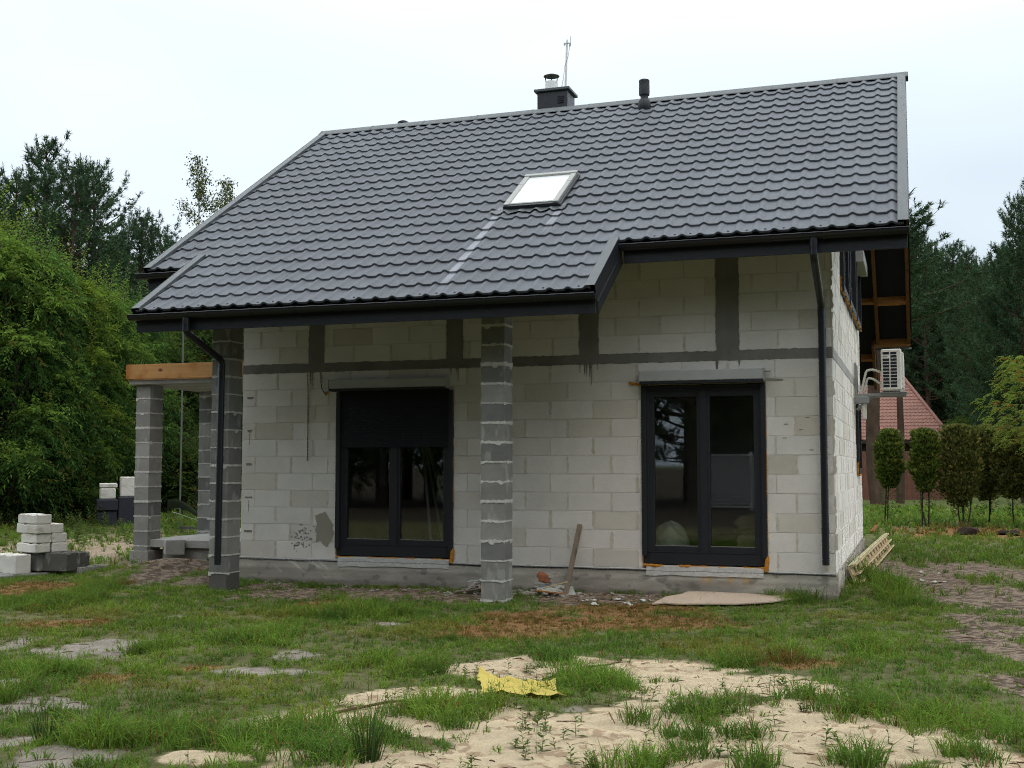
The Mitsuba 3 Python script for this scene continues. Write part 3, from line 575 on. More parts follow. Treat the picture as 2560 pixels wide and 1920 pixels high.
cb = [(-4.74, 4.87, 8.8), (-4.77, 4.86, 8.6), (-4.83, 4.86, 8.45), (-4.86, 4.86, 8.2), (-4.915, 4.86, 7.94)]
add('aerial_cable', mikit.ply(MB().tube(cb, .005, 5).mesh(), 'grey_plastic'), ch)
vp = frame((-3.16, 3.80, 0), (1, 0, 0), (0, 1, 0), (0, 0, 1))
vt = [(.07, 7.14), (.098, 7.18), (.105, 7.24), (.098, 7.30), (.075, 7.345), (.062, 7.36), (.062, 7.395), (.083, 7.41), (.088, 7.43), (.088, 7.565), (.082, 7.575), (.088, 7.583), (.082, 7.595), (.088, 7.603), (.082, 7.615), (.088, 7.623), (.082, 7.635), (.088, 7.643), (.086, 7.665), (.05, 7.68), (0, 7.684)]
add('vent_pipe', mikit.ply(MB().lathe(vt, 24, vp).mesh(), mat('vent_black', (0.028, 0.030, 0.036), .5, .4), smooth=35), RF, label='ribbed black vent pipe just below the ridge')
add('vent_pipe', mikit.ply(MB().lathe([(.07, 7.0), (.07, 7.58), (.105, 7.6), (.105, 7.63), (.05, 7.66), (0, 7.66)], 20, frame((-7.86, 4.6, 0), (1, 0, 0), (0, 1, 0), (0, 0, 1))).mesh(), 'vent_black', smooth=35), RF, label='black vent cap barely showing over the ridge')

# ---------------------------------------------------------------- columns
CB = [[mikit.ply(unit_block(20 + s), k) for k in CBLK] for s in range(2)]
def cblock_mesh(seed):
    r = np.random.default_rng(seed); return MB().bevel(0, 1, 0, 1, 0, 1, .012).mesh()
CCOL = [mikit.ply(cblock_mesh(0), k) for k in CBLK]; CWET = mikit.ply(cblock_mesh(0), 'wet_block')
def column(x0, x1, y0, y1, zj, zbot, ztop, lab, white, seed, pitch=.24):
    r = np.random.default_rng(seed); k = key_of(f'{H}__column'); tag(k, lab); mm = MB()
    z = zj
    while z - pitch > zbot - .2: z -= pitch
    joints = []
    while z < ztop:
        a, b = max(z, zbot), min(z + pitch, ztop)
        if b - a > .02:
            tr = np.eye(4); tr[:3, 3] = (x0 + r.uniform(-.003, .003), y0 + r.uniform(-.003, .003), a + .003)
            add('block', dict(CWET if (a < -.2 and seed == 42) else CCOL[r.choice(4, p=(.4, .3, .2, .1))], to_world=T((tr @ np.diag([x1 - x0, y1 - y0, b - a - .006, 1])).tolist())), k)
        z += pitch
        if z < ztop - .03: joints.append(z)
    for z in joints:   # mortar squeezed out of each bed joint, ragged
        th = r.uniform(.006, .020) * white * (1.5 if r.random() < .2 else .8)
        for (u0, u1, fx) in ((x0, x1, 0), (y0, y1, 1), (y0, y1, 2)):
            n = 16; u = np.linspace(u0 - .004, u1 + .004, n); wk = r.uniform(.3, 1.3); e = np.abs(r.normal(0, .006 * white * wk, n)); e2 = np.abs(r.normal(0, .006 * white * wk, n))
            if r.random() < .25 * white: e2[r.integers(n - 3):][:3] += r.uniform(.01, .03)
            pl = Polygon(np.vstack([np.stack([u, z - th / 2 - e2], 1), np.stack([u, z + th / 2 + e], 1)[::-1]])).buffer(0)
            fr_ = (FRONT @ frame((0, 0, -y0 - .002), (1, 0, 0), (0, 1, 0), (0, 0, 1)), GABLE @ frame((0, 0, x1 - .002), (1, 0, 0), (0, 1, 0), (0, 0, 1)), GABLE @ frame((0, 0, x0 - .006), (1, 0, 0), (0, 1, 0), (0, 0, 1)))[fx]
            mm.poly(pl, .008, fr_)
    core = MB().box(x0 + .01, x1 - .01, y0 + .01, y1 - .01, zbot, ztop); core.put(mm.mesh().vertices, mm.mesh().faces)
    add('mortar', mikit.ply(core.mesh(), 'white_mortar'), k)
    return k
column(-4.10, -3.797, -1.40, -1.10, -.083, -.45, 3.46, 'grey concrete block column with white mortar joints in the middle of the front', 1.5, 41)
column(-7.932, -7.667, -1.40, -1.075, -.101, -.5, 3.46, 'grey concrete block column at the left corner behind the downpipe', 1.0, 42, .236)
PORCH = [column(-11.155, -10.885, 1.35, 1.70, .491, -.06, 2.635, 'front column of the side porch', 1.1, 43), column(-11.18, -10.90, 3.2, 3.48, .39, -.06, 2.635, 'rear column of the side porch, farther back', 1.1, 44)]
# the side porch
pr = np.random.default_rng(5)
sl = MB().bevel(-11.26, L - .004, 1.285, 3.62, 2.637, 2.715, .006); add('porch_roof_slab', mikit.ply(sl.mesh(), 'old_concrete'), H)
add('porch_beam', mikit.ply(MB().bevel(-11.285, L - .01, 1.235, 1.275, 2.722, 2.962, .004).mesh(), 'stained_beam'), H, label='orange-stained timber board along the porch roof edge')
add('porch_beam', mikit.ply(MB().bevel(-11.29, -11.25, 1.277, 3.6, 2.722, 2.95, .004).mesh(), 'stained_beam'), H)
add('porch_floor', mikit.ply(MB().bevel(-10.99, L - .016, 1.42, 3.5, -.01, .115, .006).mesh(), 'slab_concrete'), H)
add('porch_base', mikit.ply(MB().bevel(-11.2, -10.84, 1.31, 1.75, -.6, -.062, .01).bevel(-11.2, -10.84, 3.15, 3.55, -.6, -.062, .01).bevel(-10.7, L - .02, 1.50, 3.4, -.6, -.012, .01).mesh(), 'old_concrete'), H)
ac = thing('air_conditioner', 'white air conditioner outdoor unit on a wall bracket high on the right gable', 'air conditioner')
ax0, ax1, ay0, ay1, az0, az1 = .445, .765, 5.15, 5.95, 2.535, 3.215
add('casing', mikit.ply(MB().bevel(ax0, ax1, ay0, ay1, az0, az1, .02).mesh(), 'white_enamel', smooth=35), ac)
add('panel', mikit.ply(MB().bevel(ax1 - .01, ax1 + .035, ay0 + .03, ay1 - .02, az0 + .03, az1 - .06, .012).mesh(), 'white_enamel'), ac)
for c in range(2):
    for i in range(11):
        if c == 0 and i == 9: continue
        z = az0 + .055 + i * .0535; xa = ax0 + .03 + c * .118
        add('grille_opening', mikit.ply(MB().box(xa, xa + .098, ay0 - .004, ay0 + .01, z, z + .040).mesh(), 'grille_dark'), ac)
add('handle_recess', mikit.ply(MB().box(ax0 + .03, ax0 + .10, ay0 - .003, ay0 + .01, az0 + .055 + 9 * .0535 + .012, az0 + .055 + 9 * .0535 + .022).mesh(), 'grille_dark'), ac)
bk_ = MB()
for y in (5.3, 5.8): bk_.bevel(.02, .83, y - .02, y + .02, az0 - .075, az0 - .035, .004).bevel(.016, .05, y - .02, y + .02, az0 - .075, az0 + .48, .004); bk_.tube([(.04, y, az0 - .30), (.30, y, az0 - .06)], .014, 6)
for y in (5.3, 5.8): bk_.bevel(ax0 + .05, ax1 - .03, y - .018, y + .018, az0 - .036, az0 + .002, .003)
bk_.bevel(.42, .84, 5.2, 5.9, az0 - .034, az0 - .022, .003)
add('bracket', mikit.ply(bk_.mesh(), 'zinc'), ac)
for i, (hh, xx) in enumerate(((.30, .46), (.22, .47))):
    t_ = np.linspace(0, 1, 14); pts = np.stack([xx - (xx - .12 - .02 * i) * t_, np.full(14, 5.35 + .05 * i), az0 + hh - .14 * i * (1 - t_) + .06 * np.sin(np.pi * t_) - .3 * np.clip(t_ - .75, 0, 1) * 4 * (t_ > .75)], 1)
    add('hose', mikit.ply(MB().tube(pts, .020, 8).mesh(), 'white_enamel', smooth=50), ac)
add('junction_box', mikit.ply(MB().bevel(.012, .24, 5.25, 5.42, az0 - .20, az0 - .075, .012).mesh(), 'grey_plastic'), ac)
tg = MB().bevel(.13, .20, 5.3, 5.36, az0 - .46, az0 - .20, .01); add('hanging_cable_wrap', mikit.ply(tg.mesh(), 'white_enamel'), ac)
# ---------------------------------------------------------------- ground
PATCHES = "S,-2.38,-8.7,0.41,0.4;S,-2.84,-8.19,0.38,0.28;S,-2.11,-7.95,0.44,0.36;S,-2.83,-9.2,0.28,0.19;T,-2.15,-8.79,0.11,0.2;T,-2.8,-8.39,0.12,0.16;T,-2.07,-8.47,0.12,0.19;T,-2.96,-8.9,0.19,0.17;S,-0.61,-5.99,0.66,0.62;S,-1.52,-5.54,1.24,0.49;S,-2.27,-5.91,0.45,0.39;S,-2.48,-7.1,0.56,0.48;S,-2.62,-8.12,0.59,0.41;S,-1.1,-7.74,0.96,0.8;S,-0.16,-7.28,0.97,0.84;S,-1.12,-8.61,1.24,0.47;S,0.22,-8.16,1.11,0.54;S,1.01,-7.42,0.63,0.51;S,-0.02,-6.08,0.51,0.4;S,1.31,-7.89,0.41,0.27;G,-6.08,-6.06,0.62,0.69;G,-6.93,-5.91,0.35,0.44;G,-4.83,-8.25,0.37,0.48;G,-3.64,-9.47,0.34,0.38;G,-4.26,-9.09,0.17,0.16;G,-4.22,-5.76,0.28,0.31;G,-4.15,-6.6,0.48,0.2;G,-6.73,-3.86,0.13,0.25;G,-5.68,-3.5,0.3,0.24;G,-1.28,-7.21,0.41,0.43;G,-4.34,-3.65,0.19,0.18;G,-5.6,-7.59,0.18,0.19;D,1.8,4.7,0.78,2.17;D,1.97,0.49,0.67,2.14;D,1.73,-3.4,0.39,1.49;D,1.63,-1.81,0.43,1.15;D,0.36,5.09,0.67,1.66;D,1.61,-5.34,0.21,0.51;D,1.67,-3.13,0.3,0.93;D,1.05,3.64,0.48,1.56;D,-6.77,-1.39,0.78,0.68;D,-5.19,-1.14,0.82,0.65;D,-6.18,-0.7,1.48,0.54;D,-4.32,-1.12,0.35,0.52;D,-2.9,-0.64,0.98,1.04;D,-9.9,0.72,0.64,2.36;G,-14.04,4.7,0.64,3.08;G,-10.63,2.32,0.39,1.4;D,-11.52,2.01,0.47,1.01;D,-8.72,-0.43,0.39,0.7;D,-7.57,-0.72,0.38,0.51;R,-2.35,-1.47,0.91,1.0;R,-2.69,-3.28,0.95,0.64;R,-1.51,-2.69,0.72,0.51;R,-2.95,-0.66,0.35,0.62;R,-3.29,-2.69,0.4,0.4;R,-9.73,0.36,0.63,1.12;R,-10.34,-1.99,0.68,0.91;R,-0.12,-4.82,0.46,0.29;R,-7.58,-4.75,0.58,0.35;R,-5.82,-2.16,0.28,0.29;R,-3.02,-4.16,0.54,0.31;R,-21.27,10.55,1.1,3.05;R,2.12,16.22,1.71,2.18;R,-5.06,-7.19,0.22,0.17;R,-4.66,-6.61,0.26,0.18;Y,-3.31,-4.03,1.37,0.59;Y,-7.83,-4.24,0.91,0.6;Y,-6.06,-3.63,0.81,0.49;Y,-4.32,-7.35,0.69,0.35;Y,-0.74,-4.24,0.66,0.55;Y,0.29,-1.47,0.61,0.58;T,-2.06,-7.47,0.4,0.61;T,-1.33,-6.34,0.33,0.41;T,-1.57,-6.05,0.18,0.28;T,-0.82,-7.39,0.13,0.23;T,-0.47,-7.17,0.24,0.29;T,-0.31,-6.84,0.16,0.28;T,-0.05,-7.65,0.17,0.2;T,0.52,-6.59,0.34,0.38;T,0.85,-6.94,0.21,0.35;T,0.07,-6.33,0.2,0.17;T,-0.41,-7.71,0.23,0.13;T,-2.55,-8.37,0.16,0.32;T,-2.68,-8.92,0.32,0.4;T,-2.27,-9.0,0.23,0.26;T,-2.59,-8.64,0.19,0.24;T,-0.51,-8.41,0.16,0.23;T,-0.72,-8.53,0.1,0.15;T,-2.01,-5.34,0.16,0.33;T,-2.75,-6.19,0.17,0.25;T,-2.39,-8.18,0.12,0.19;T,-3.05,-6.06,0.42,0.4;T,0.08,-8.31,0.15,0.16;T,0.59,-8.09,0.23,0.19;T,1.13,-6.84,0.27,0.53;T,1.36,-7.04,0.23,0.69;T,1.15,-7.73,0.16,0.35;T,-0.35,-8.18,0.16,0.2;T,0.95,-8.02,0.15,0.16;T,-0.14,-4.58,0.32,0.4;T,-3.4,-5.94,0.35,0.33;T,-0.48,-4.95,0.35,0.33;T,-3.28,-8.75,0.25,0.32;T,-3.6,-8.99,0.33,0.18;T,-5.17,-8.02,0.13,0.37;T,-5.57,-5.89,0.25,0.34;T,-4.97,-5.08,0.61,0.49;T,-8.98,-3.24,0.61,0.83;T,-9.2,-2.21,0.24,1.31;T,-0.66,-8.56,0.1,0.15;T,-5.3,-3.16,1.02,0.58;T,0.76,0.08,0.44,1.02;T,-0.34,0.23,0.75,0.64;T,0.52,-3.82,0.25,0.39;T,0.45,1.68,0.37,0.88;T,-5.64,-7.18,0.33,0.27"
PATCH = [(a[0], *map(float, a[1:])) for a in (q.split(',') for q in PATCHES.split(';'))]
CY, SY = math.cos(YAW), math.sin(YAW)
def nz(x, y, f, seed=0, o=4): return meshkit.fbm(np.stack([x * f, y * f, np.zeros_like(x)], -1), o, seed)
def cover(kind, x, y, soft=.55, wob=1.5):
    """how far the patches of a kind cover the points: worn edges, not outlines"""
    out = np.zeros_like(x); n = nz(x, y, 2.2, 3) - .5; n2 = nz(x, y, 7.0, 4) - .5
    for k, cx, cy, a, b in PATCH:
        if k != kind: continue
        dx, dy = x - cx, y - cy
        m = (abs(dx) < 2.2 * max(a, b)) & (abs(dy) < 2.2 * max(a, b))
        if not m.any(): continue
        u = dx[m] * CY - dy[m] * SY; v = dx[m] * SY + dy[m] * CY
        e = {'S': 1.30, 'R': 1.25, 'Y': 1.15, 'D': 1.2}.get(kind, 1.0) - np.sqrt((u / a) ** 2 + (v / b) ** 2) + wob * n[m] + .5 * n2[m]
        t = np.clip(e / soft, 0, 1); out[m] = np.maximum(out[m], t * t * (3 - 2 * t))
    return out
def height(x, y):
    z = -.335 + .05 * (nz(x, y, .45, 1) - .5) + .030 * (nz(x, y, 2.3, 2) - .5)
    z = z + .20 * np.exp(-((x + 10.0) / .75) ** 2 - ((y - .55) / .8) ** 2) + .10 * np.exp(-((x + 9.2) / .8) ** 2 - ((y - .9) / .9) ** 2)   # soil heap by the porch
    z = z + .11 * np.exp(-((x - .25) / .5) ** 2) * (1 / (1 + np.exp(-(y - .1) / .12))) * np.exp(-np.clip(y - 7.5, 0, 99) / 1.5)
    z = z + .05 * np.exp(-((x - 1.9) / .5) ** 2 - ((y - 3.5) / 2.5) ** 2) - .06 * np.exp(-((x - .9) / .5) ** 2 - ((y - 2.) / 1.6) ** 2)
    z = z + np.clip(-x - 14, 0, 14) * .015 * np.clip((y + 5) / 10, 0, 1)
    s = SANDN(x, y)
    return z + s * (.035 * (nz(x, y, 6.0, 7) - .5) + .05 * (nz(x, y, 2.0, 8) - .5))
def SANDN(x, y): return np.maximum(cover('S', x, y), .6 * cover('G', x, y))
def spaced(a, b, fine, lo, hi, grow=1.12):
    c = list(np.arange(a, b, fine)); s = fine
    while c[-1] < hi: s *= grow; c.append(c[-1] + s)
    s = fine
    while c[0] > lo: s *= grow; c.insert(0, c[0] - s)
    return np.array(c)
gx, gy_ = spaced(-9.5, 3.4, .036, -900, 900), spaced(-10.2, -.1, .036, -500, 1200)
GX, GY = np.meshgrid(gx, gy_, indexing='ij'); GZ = height(GX, GY)
GZ = GZ + .004 * (meshkit.noise(np.stack([GX * 31, GY * 31, GX * 0], -1), 5) - .5) * (np.hypot(GX, GY + 5) < 9)
S_, G_, D_, R_ = (cover(k, GX, GY) for k in 'SGDR')
E_, T_ = cover('Y', GX, GY), cover('T', GX, GY)
uv = np.stack([np.clip(S_, 0, 1) + 2 * np.round(G_ * 20), np.clip(D_, 0, 1) * .98 + 2 * np.round(R_ * 20)], -1).reshape(-1, 2)
uv = np.stack([S_ - .8 * G_ * (S_ < .5), D_ - R_ * (D_ < .3)], -1).reshape(-1, 2)   # u: sand (grey sand below zero), v: dark soil (dry thatch below zero)
def ground_fn(p, n, uv):
    g = fbm(p.x * 5, p.y * 5, 0, 4); f = noise(p.x * 70, p.y * 70, 0); q = noise(p.x * 160, p.y * 160, 0); h = fbm(p.x * 17, p.y * 17, 4, 3); lo = fbm(p.x * .8, p.y * .8, 9, 3)
    soil = mix((0.085, 0.066, 0.042), (0.16, 0.125, 0.085), smoothstep(.3, .7, g)) * (.75 + .5 * f)
    sand = mi.Color3f(0.40, 0.325, 0.218) * (.74 + .22 * g + .16 * f + .14 * q)
    sand = mix(sand, (0.21, 0.135, 0.085), .68 * smoothstep(.54, .66, h) * smoothstep(.38, .58, g))
    grey = mi.Color3f(0.205, 0.18, 0.155) * (.70 + .30 * g + .22 * f + .12 * q)
    grey = mix(grey, (0.12, 0.10, 0.085), .5 * smoothstep(.62, .72, h))
    dark = mix((0.075, 0.056, 0.042), (0.185, 0.143, 0.108), smoothstep(.35, .65, h)) * (.7 + .35 * f + .25 * q)
    thatch = mi.Color3f(0.155, 0.088, 0.040) * (.6 + .5 * h + .4 * f)
    far = smoothstep(12, 30, dr.sqrt(dr.square(p.x + 3) + dr.square(p.y + 6)))
    c = mix(soil, mi.Color3f(0.070, 0.086, 0.027) * (.6 + .8 * h), .62 + .38 * far); c = mix(c, mi.Color3f(.042, .035, .026) * (.6 + .8 * h), smoothstep(-14.5, -19, p.y))
    c = mix(c, thatch, dr.clip(-uv.y * 1.2, 0, 1)); c = mix(c, dark, smoothstep(.1, .8, uv.y + .6 * (h - .5)))
    c = mix(c, sand, smoothstep(.1, .75, uv.x + .5 * (h - .5))); c = mix(c, grey, smoothstep(.1, .8, -uv.x + .6 * (h - .5)))
    track = smoothstep(.9, .5, dr.abs(p.y - 32.5 - .05 * p.x + .8 * (lo - .5))) * smoothstep(-12, -8, p.x)
    side = smoothstep(1.5, .6, dr.sqrt(dr.square((p.x + 14.3 + .12 * p.y) / 1.9) + dr.square((p.y - 4.5) / 4.2)) + .5 * (h - .5))
    c = mix(c, mi.Color3f(0.27, 0.21, 0.15) * (.65 + .5 * h), .85 * side)
    return mix(c, mi.Color3f(0.26, 0.22, 0.18) * (.7 + .5 * g), .8 * track)
mat('earth', ground_fn, 0.95, 0.1)
a_, b_ = GX.shape
gm = MB().grid(np.stack([GX, GY, GZ], -1)).mesh()
add('ground', mikit.ply(gm, 'earth', smooth=True, uv=uv), label='uneven yard ground of grass, yellow sand and dark soil', kind='structure')

# ---------------------------------------------------------------- grass
scene['grass_blade'] = {'type': 'principledthin', 'base_color': {'type': 'mesh_attribute', 'name': 'vertex_color'}, 'roughness': 0.55, 'spec_trans': 0.0, 'diff_trans': 0.7, 'eta': 1.35}
def blades(x, y, z, h, w, az, lean, col, seed):
    """bent blades: two quads and a tip"""
    r = np.random.default_rng(seed); n = len(x); dx, dy = np.cos(az), np.sin(az); sx, sy = -dy, dx
    tw = r.uniform(-1.2, 1.2, n); sx, sy = np.cos(az + np.pi / 2 + tw), np.sin(az + np.pi / 2 + tw)
    P = np.zeros((n, 5, 3)); l1, l2 = .45 * h * lean * .7, h * lean
    for k, (t, ll, zz, ww) in enumerate(((0, 0, 0, .5), (0, 0, 0, -.5), (0, l1, .55 * h, .42), (0, l1, .55 * h, -.42), (0, l2, h * np.sqrt(np.clip(1 - .55 * lean ** 2, .08, 1)), 0))):
        P[:, k, 0] = x + dx * ll + sx * w * ww; P[:, k, 1] = y + dy * ll + sy * w * ww; P[:, k, 2] = z + zz - .012
    f = np.array([[0, 1, 3], [0, 3, 2], [2, 3, 4]]); F = (np.arange(n)[:, None, None] * 5 + f).reshape(-1, 3)
    return P.reshape(-1, 3), F, np.repeat(col, 5, 0)
def under_things(x, y):
    m = (x > L - .03) & (x < .04) & (y > -.03) & (y < DEP) | (x > -11.3) & (x < L) & (y > 1.25) & (y < 3.6)
    m |= (x > -4.12) & (x < -3.78) & (y > -1.42) & (y < -1.08) | (x > -7.95) & (x < -7.65) & (y > -1.42) & (y < -1.05)
    return m
GREEN = np.array([(.110, .225, .038), (.18, .28, .05), (.062, .130, .033), (.225, .305, .046), (.25, .27, .06), (.13, .2, .065)])
BROWN = np.array([(.22, .125, .042), (.17, .088, .032), (.27, .17, .06), (.16, .115, .038)])
def grass(x0, x1, y0, y1, dens, per, hs, ws, seed, thin=None):
    r = np.random.default_rng(seed); n = int((x1 - x0) * (y1 - y0) * dens); cx, cy = r.uniform(x0, x1, n), r.uniform(y0, y1, n)
    bare = np.clip(1.1 * cover('S', cx, cy) + 1.0 * cover('G', cx, cy) * (.55 + .45 * (nz(cx, cy, 5.0, 66) > .42)) + .96 * cover('D', cx, cy), 0, 1); tuft = cover('T', cx, cy, .5); rust = cover('R', cx, cy); yel = cover('Y', cx, cy)
    p = np.clip((1 - bare) * np.clip(.35 + 1.9 * (nz(cx, cy, 1.6, 21) - .22), .22, 1), 0, 1) + 1.0 * tuft + .004 + .03 * (nz(cx, cy, 2.6, 77) > .5)
    if thin is not None: p = p * thin(cx, cy)
    k = (r.random(n) < p) & ~under_things(cx, cy); cx, cy, bare, tuft, rust, yel = (a[k] for a in (cx, cy, bare, tuft, rust, yel))
    big = nz(cx, cy, .9, 31); hh = hs * (.55 + .9 * big) * r.uniform(.6, 1.4, len(cx)) * (1 + 1.5 * tuft) * (1 - .35 * rust)
    tone = nz(cx, cy, .55, 41); m = np.clip((nz(cx, cy, 3.0, 43) - .5) * 3 + .5, 0, 1)
    base = GREEN[0] * (1 - tone[:, None]) * 1.1 + GREEN[3] * tone[:, None]; base = base * (1 - .6 * m[:, None]) + GREEN[2] * .6 * m[:, None]; base = base * (.8 + .5 * nz(cx, cy, 1.1, 47))[:, None]
    base = base + (np.array([.30, .26, .06]) - base) * (.55 * yel * r.uniform(.5, 1, len(cx)))[:, None]
    q = rust * (r.random(len(cx)) < .85); base = base + (BROWN[r.integers(4, size=len(cx))] - base) * (.9 * q)[:, None]
    cnt = np.maximum(3, (per * r.uniform(.5, 1.5, len(cx)) * (1 + .6 * tuft)).astype(int)); i = np.repeat(np.arange(len(cx)), cnt); N = len(i)
    a = r.uniform(0, 2 * np.pi, N); rad = np.abs(r.normal(0, .025, N)) * (1 + tuft[i]); bx, by = cx[i] + rad * np.cos(a), cy[i] + rad * np.sin(a)
    lean = np.clip(r.beta(2.2, 1.9, N) * 1.4, .05, 1.33); az = a + r.normal(0, .7, N)
    col = base[i] * r.uniform(.72, 1.30, (N, 1)); dry = r.random(N) < .07 + .12 * yel[i]; col[dry] = BROWN[r.integers(4, size=dry.sum())] * r.uniform(.8, 1.3, (dry.sum(), 1))
    return blades(bx, by, height(bx, by), hh[i] * r.uniform(.55, 1.25, N), ws * r.uniform(.6, 1.4, N), az, lean, col, seed + 1)
def merge(parts):
    v, f, c, n = [], [], [], 0
    for a, b, d in parts: v.append(a); f.append(b + n); c.append(d); n += len(a)
    return trimesh.Trimesh(np.vstack(v), np.vstack(f), process=False), np.vstack(c)
def seen(x, y, pad=1.6):
    """keeps what lies within the yard that can be looked at from around the camera"""
    dx, dy = x - EYE[0], y - EYE[1]; f = dx * SY + dy * CY; s = dx * CY - dy * SY
    return ((np.abs(s) < .445 * f + pad) & (f > 5.2)).astype(float)
parts = [grass(-13.5, 4.5, -10.3, .3, 230, 12, .066, .0064, 51, seen),
         grass(.1, 7.5, .3, 14, 60, 9, .12, .010, 52, seen), grass(-22, L, .3, 13, 26, 9, .14, .014, 53, seen),
         grass(-2, 9, 14, 34, 16, 7, .20, .028, 54, seen), grass(-34, -14, 12, 24, 7, 8, .22, .03, 55, seen)]
GMESH, gcol = merge(parts)
add('grass', mikit.ply(GMESH, 'grass_blade', color=gcol), label='patchy green, yellow and rust-brown grass over the yard', cat='grass', kind='stuff')
# small leafy weeds and litter on the bare ground
r = np.random.default_rng(61); vs, fs, cs, n0 = [], [], [], 0
def leafy(x, y, h, nleaf, ls, cols, r, droop=.2):
    """a small herb: leaves up a stem"""
    z = float(height(np.array([x]), np.array([y]))[0]); V, F, Cc = [], [], []; lx, ly = r.normal(0, .15, 2) * h
    for i in range(nleaf):
        t = (i + .5) / nleaf; a = i * 2.4 + r.uniform(-.5, .5); l = ls * (1.25 - .7 * t) * r.uniform(.7, 1.3); up = r.uniform(.1, .7) + .5 * t - droop
        o = np.array([x + lx * t, y + ly * t, z + h * t]); d = np.array([math.cos(a), math.sin(a), up]); d /= np.linalg.norm(d); s = np.array([-math.sin(a), math.cos(a), 0]) * l * .2
        V += [o, o + d * l * .45 + s, o + d * l - np.array([0, 0, .15 * l]), o + d * l * .45 - s]; k = len(V) - 4; F += [[k, k + 1, k + 2], [k, k + 2, k + 3]]; Cc += [cols[r.integers(len(cols))] * r.uniform(.75, 1.25)] * 4
    V += [np.array([x - .003, y, z - .01]), np.array([x + .003, y, z - .01]), np.array([x + lx, y + ly, z + h])]; k = len(V) - 3; F.append([k, k + 1, k + 2]); Cc += [np.array([.12, .12, .04])] * 3
    return np.array(V), np.array(F), np.array(Cc)
WEED = np.array([(.10, .17, .045), (.13, .18, .04), (.075, .14, .045), (.16, .17, .05)])
for _ in range(520):
    x, y = r.uniform(-4, 2.2), r.uniform(-9.4, -5.6)
    if cover('S', np.array([x]), np.array([y]))[0] < .3 and r.random() < .75: continue
    if nz(np.array([x]), np.array([y]), 1.3, 71)[0] < .47: continue
    a, b, c = leafy(x, y, r.uniform(.04, .16), int(r.integers(7, 20)), r.uniform(.03, .06), WEED, r); vs.append(a); fs.append(b + n0); cs.append(c); n0 += len(a)
for _ in range(420):
    x, y = r.uniform(-20, -10.5), r.uniform(3, 16)
    if r.random() > (0.15 if -x * .5 + y < 13 else 1): continue
    a, b, c = leafy(x, y, r.uniform(.15, .6), int(r.integers(14, 30)), r.uniform(.08, .16), WEED * .8, r); vs.append(a); fs.append(b + n0); cs.append(c); n0 += len(a)
add('weed', mikit.ply(trimesh.Trimesh(np.vstack(vs), np.vstack(fs), process=False), 'grass_blade', color=np.vstack(cs)), label='small leafy weeds scattered on the sand and along the bushes', cat='weeds', kind='stuff')
lt = MB()
for _ in range(2600):
    x, y = r.uniform(-9, 2.6), r.uniform(-9.6, .0)
    c = (cover('S', np.array([x]), np.array([y]))[0] + cover('G', np.array([x]), np.array([y]))[0] + cover('D', np.array([x]), np.array([y]))[0])
    if c < .3 or under_things(np.array([x]), np.array([y]))[0]: continue
    z = float(height(np.array([x]), np.array([y]))[0]); a = r.uniform(0, 3.1); l = r.uniform(.01, .07) * (2 if r.random() < .06 else 1)
    lt.tube([(x - l * math.cos(a), y - l * math.sin(a), z + .002), (x, y + .1 * l, z + .006), (x + l * math.cos(a), y + l * math.sin(a), z + .002)], r.uniform(.001, .0035), 4)
add('twig_litter', mikit.ply(lt.mesh(), mat('twig', (0.10, 0.058, 0.036), .9, .1)), label='brown twigs and bark bits strewn on bare ground', cat='litter', kind='stuff')
sticks = [((-3.55, -8.9), (-3.0, -8.65), .012, 'dark bent stick lying in the grass at the lower left'), ((-2.75, -7.85), (-2.3, -7.2), .010, 'thin dark stick lying on the sand left of the big grass clump'), ((-1.85, -6.1), (-1.45, -5.4), .009, 'thin dark stick behind the yellow sheet')]
for (a, b), (c, d), q, lab in sticks:
    z0, z1 = (float(height(np.array([u]), np.array([v]))[0]) for u, v in ((a, b), (c, d)))
    add('stick', mikit.ply(MB().tube([(a, b, z0 + q), ((a + c) / 2 + .03, (b + d) / 2, (z0 + z1) / 2 + .04), (c, d, z1 + q)], [q, q, q * .6], 6).mesh(), 'twig'), label=lab, cat='stick')
# rush tuft in front
v, f, c = [], [], []
def rush(x, y, h, n, lab, seed, spread=.07):
    r = np.random.default_rng(seed); a = r.uniform(0, 6.28, n); rad = np.sqrt(r.random(n)) * spread
    bx, by = x + rad * np.cos(a), y + rad * np.sin(a); col = np.array([.055, .095, .03]) * r.uniform(.7, 1.5, (n, 1)) + np.where(r.random((n, 1)) < .15, [.06, .04, 0], 0)
    m, cc = merge([blades(bx, by, height(bx, by), h * r.uniform(.45, 1.1, n), np.full(n, .0065), a, np.clip(rad / spread * .55 + r.normal(0, .12, n), .02, .9), col, seed + 1)])
    add('rush_tuft', mikit.ply(m, 'grass_blade', color=cc), label=lab, cat='rush')
rush(-1.98, -8.93, .34, 90, 'tall stiff rush tuft at the bottom edge left of centre', 81); rush(-4.05, -9.05, .28, 70, 'spiky rush tuft on grey sand in the bottom left corner', 82); rush(-3.72, -9.0, .22, 60, 'shorter spiky tuft beside the corner rush tuft', 83)
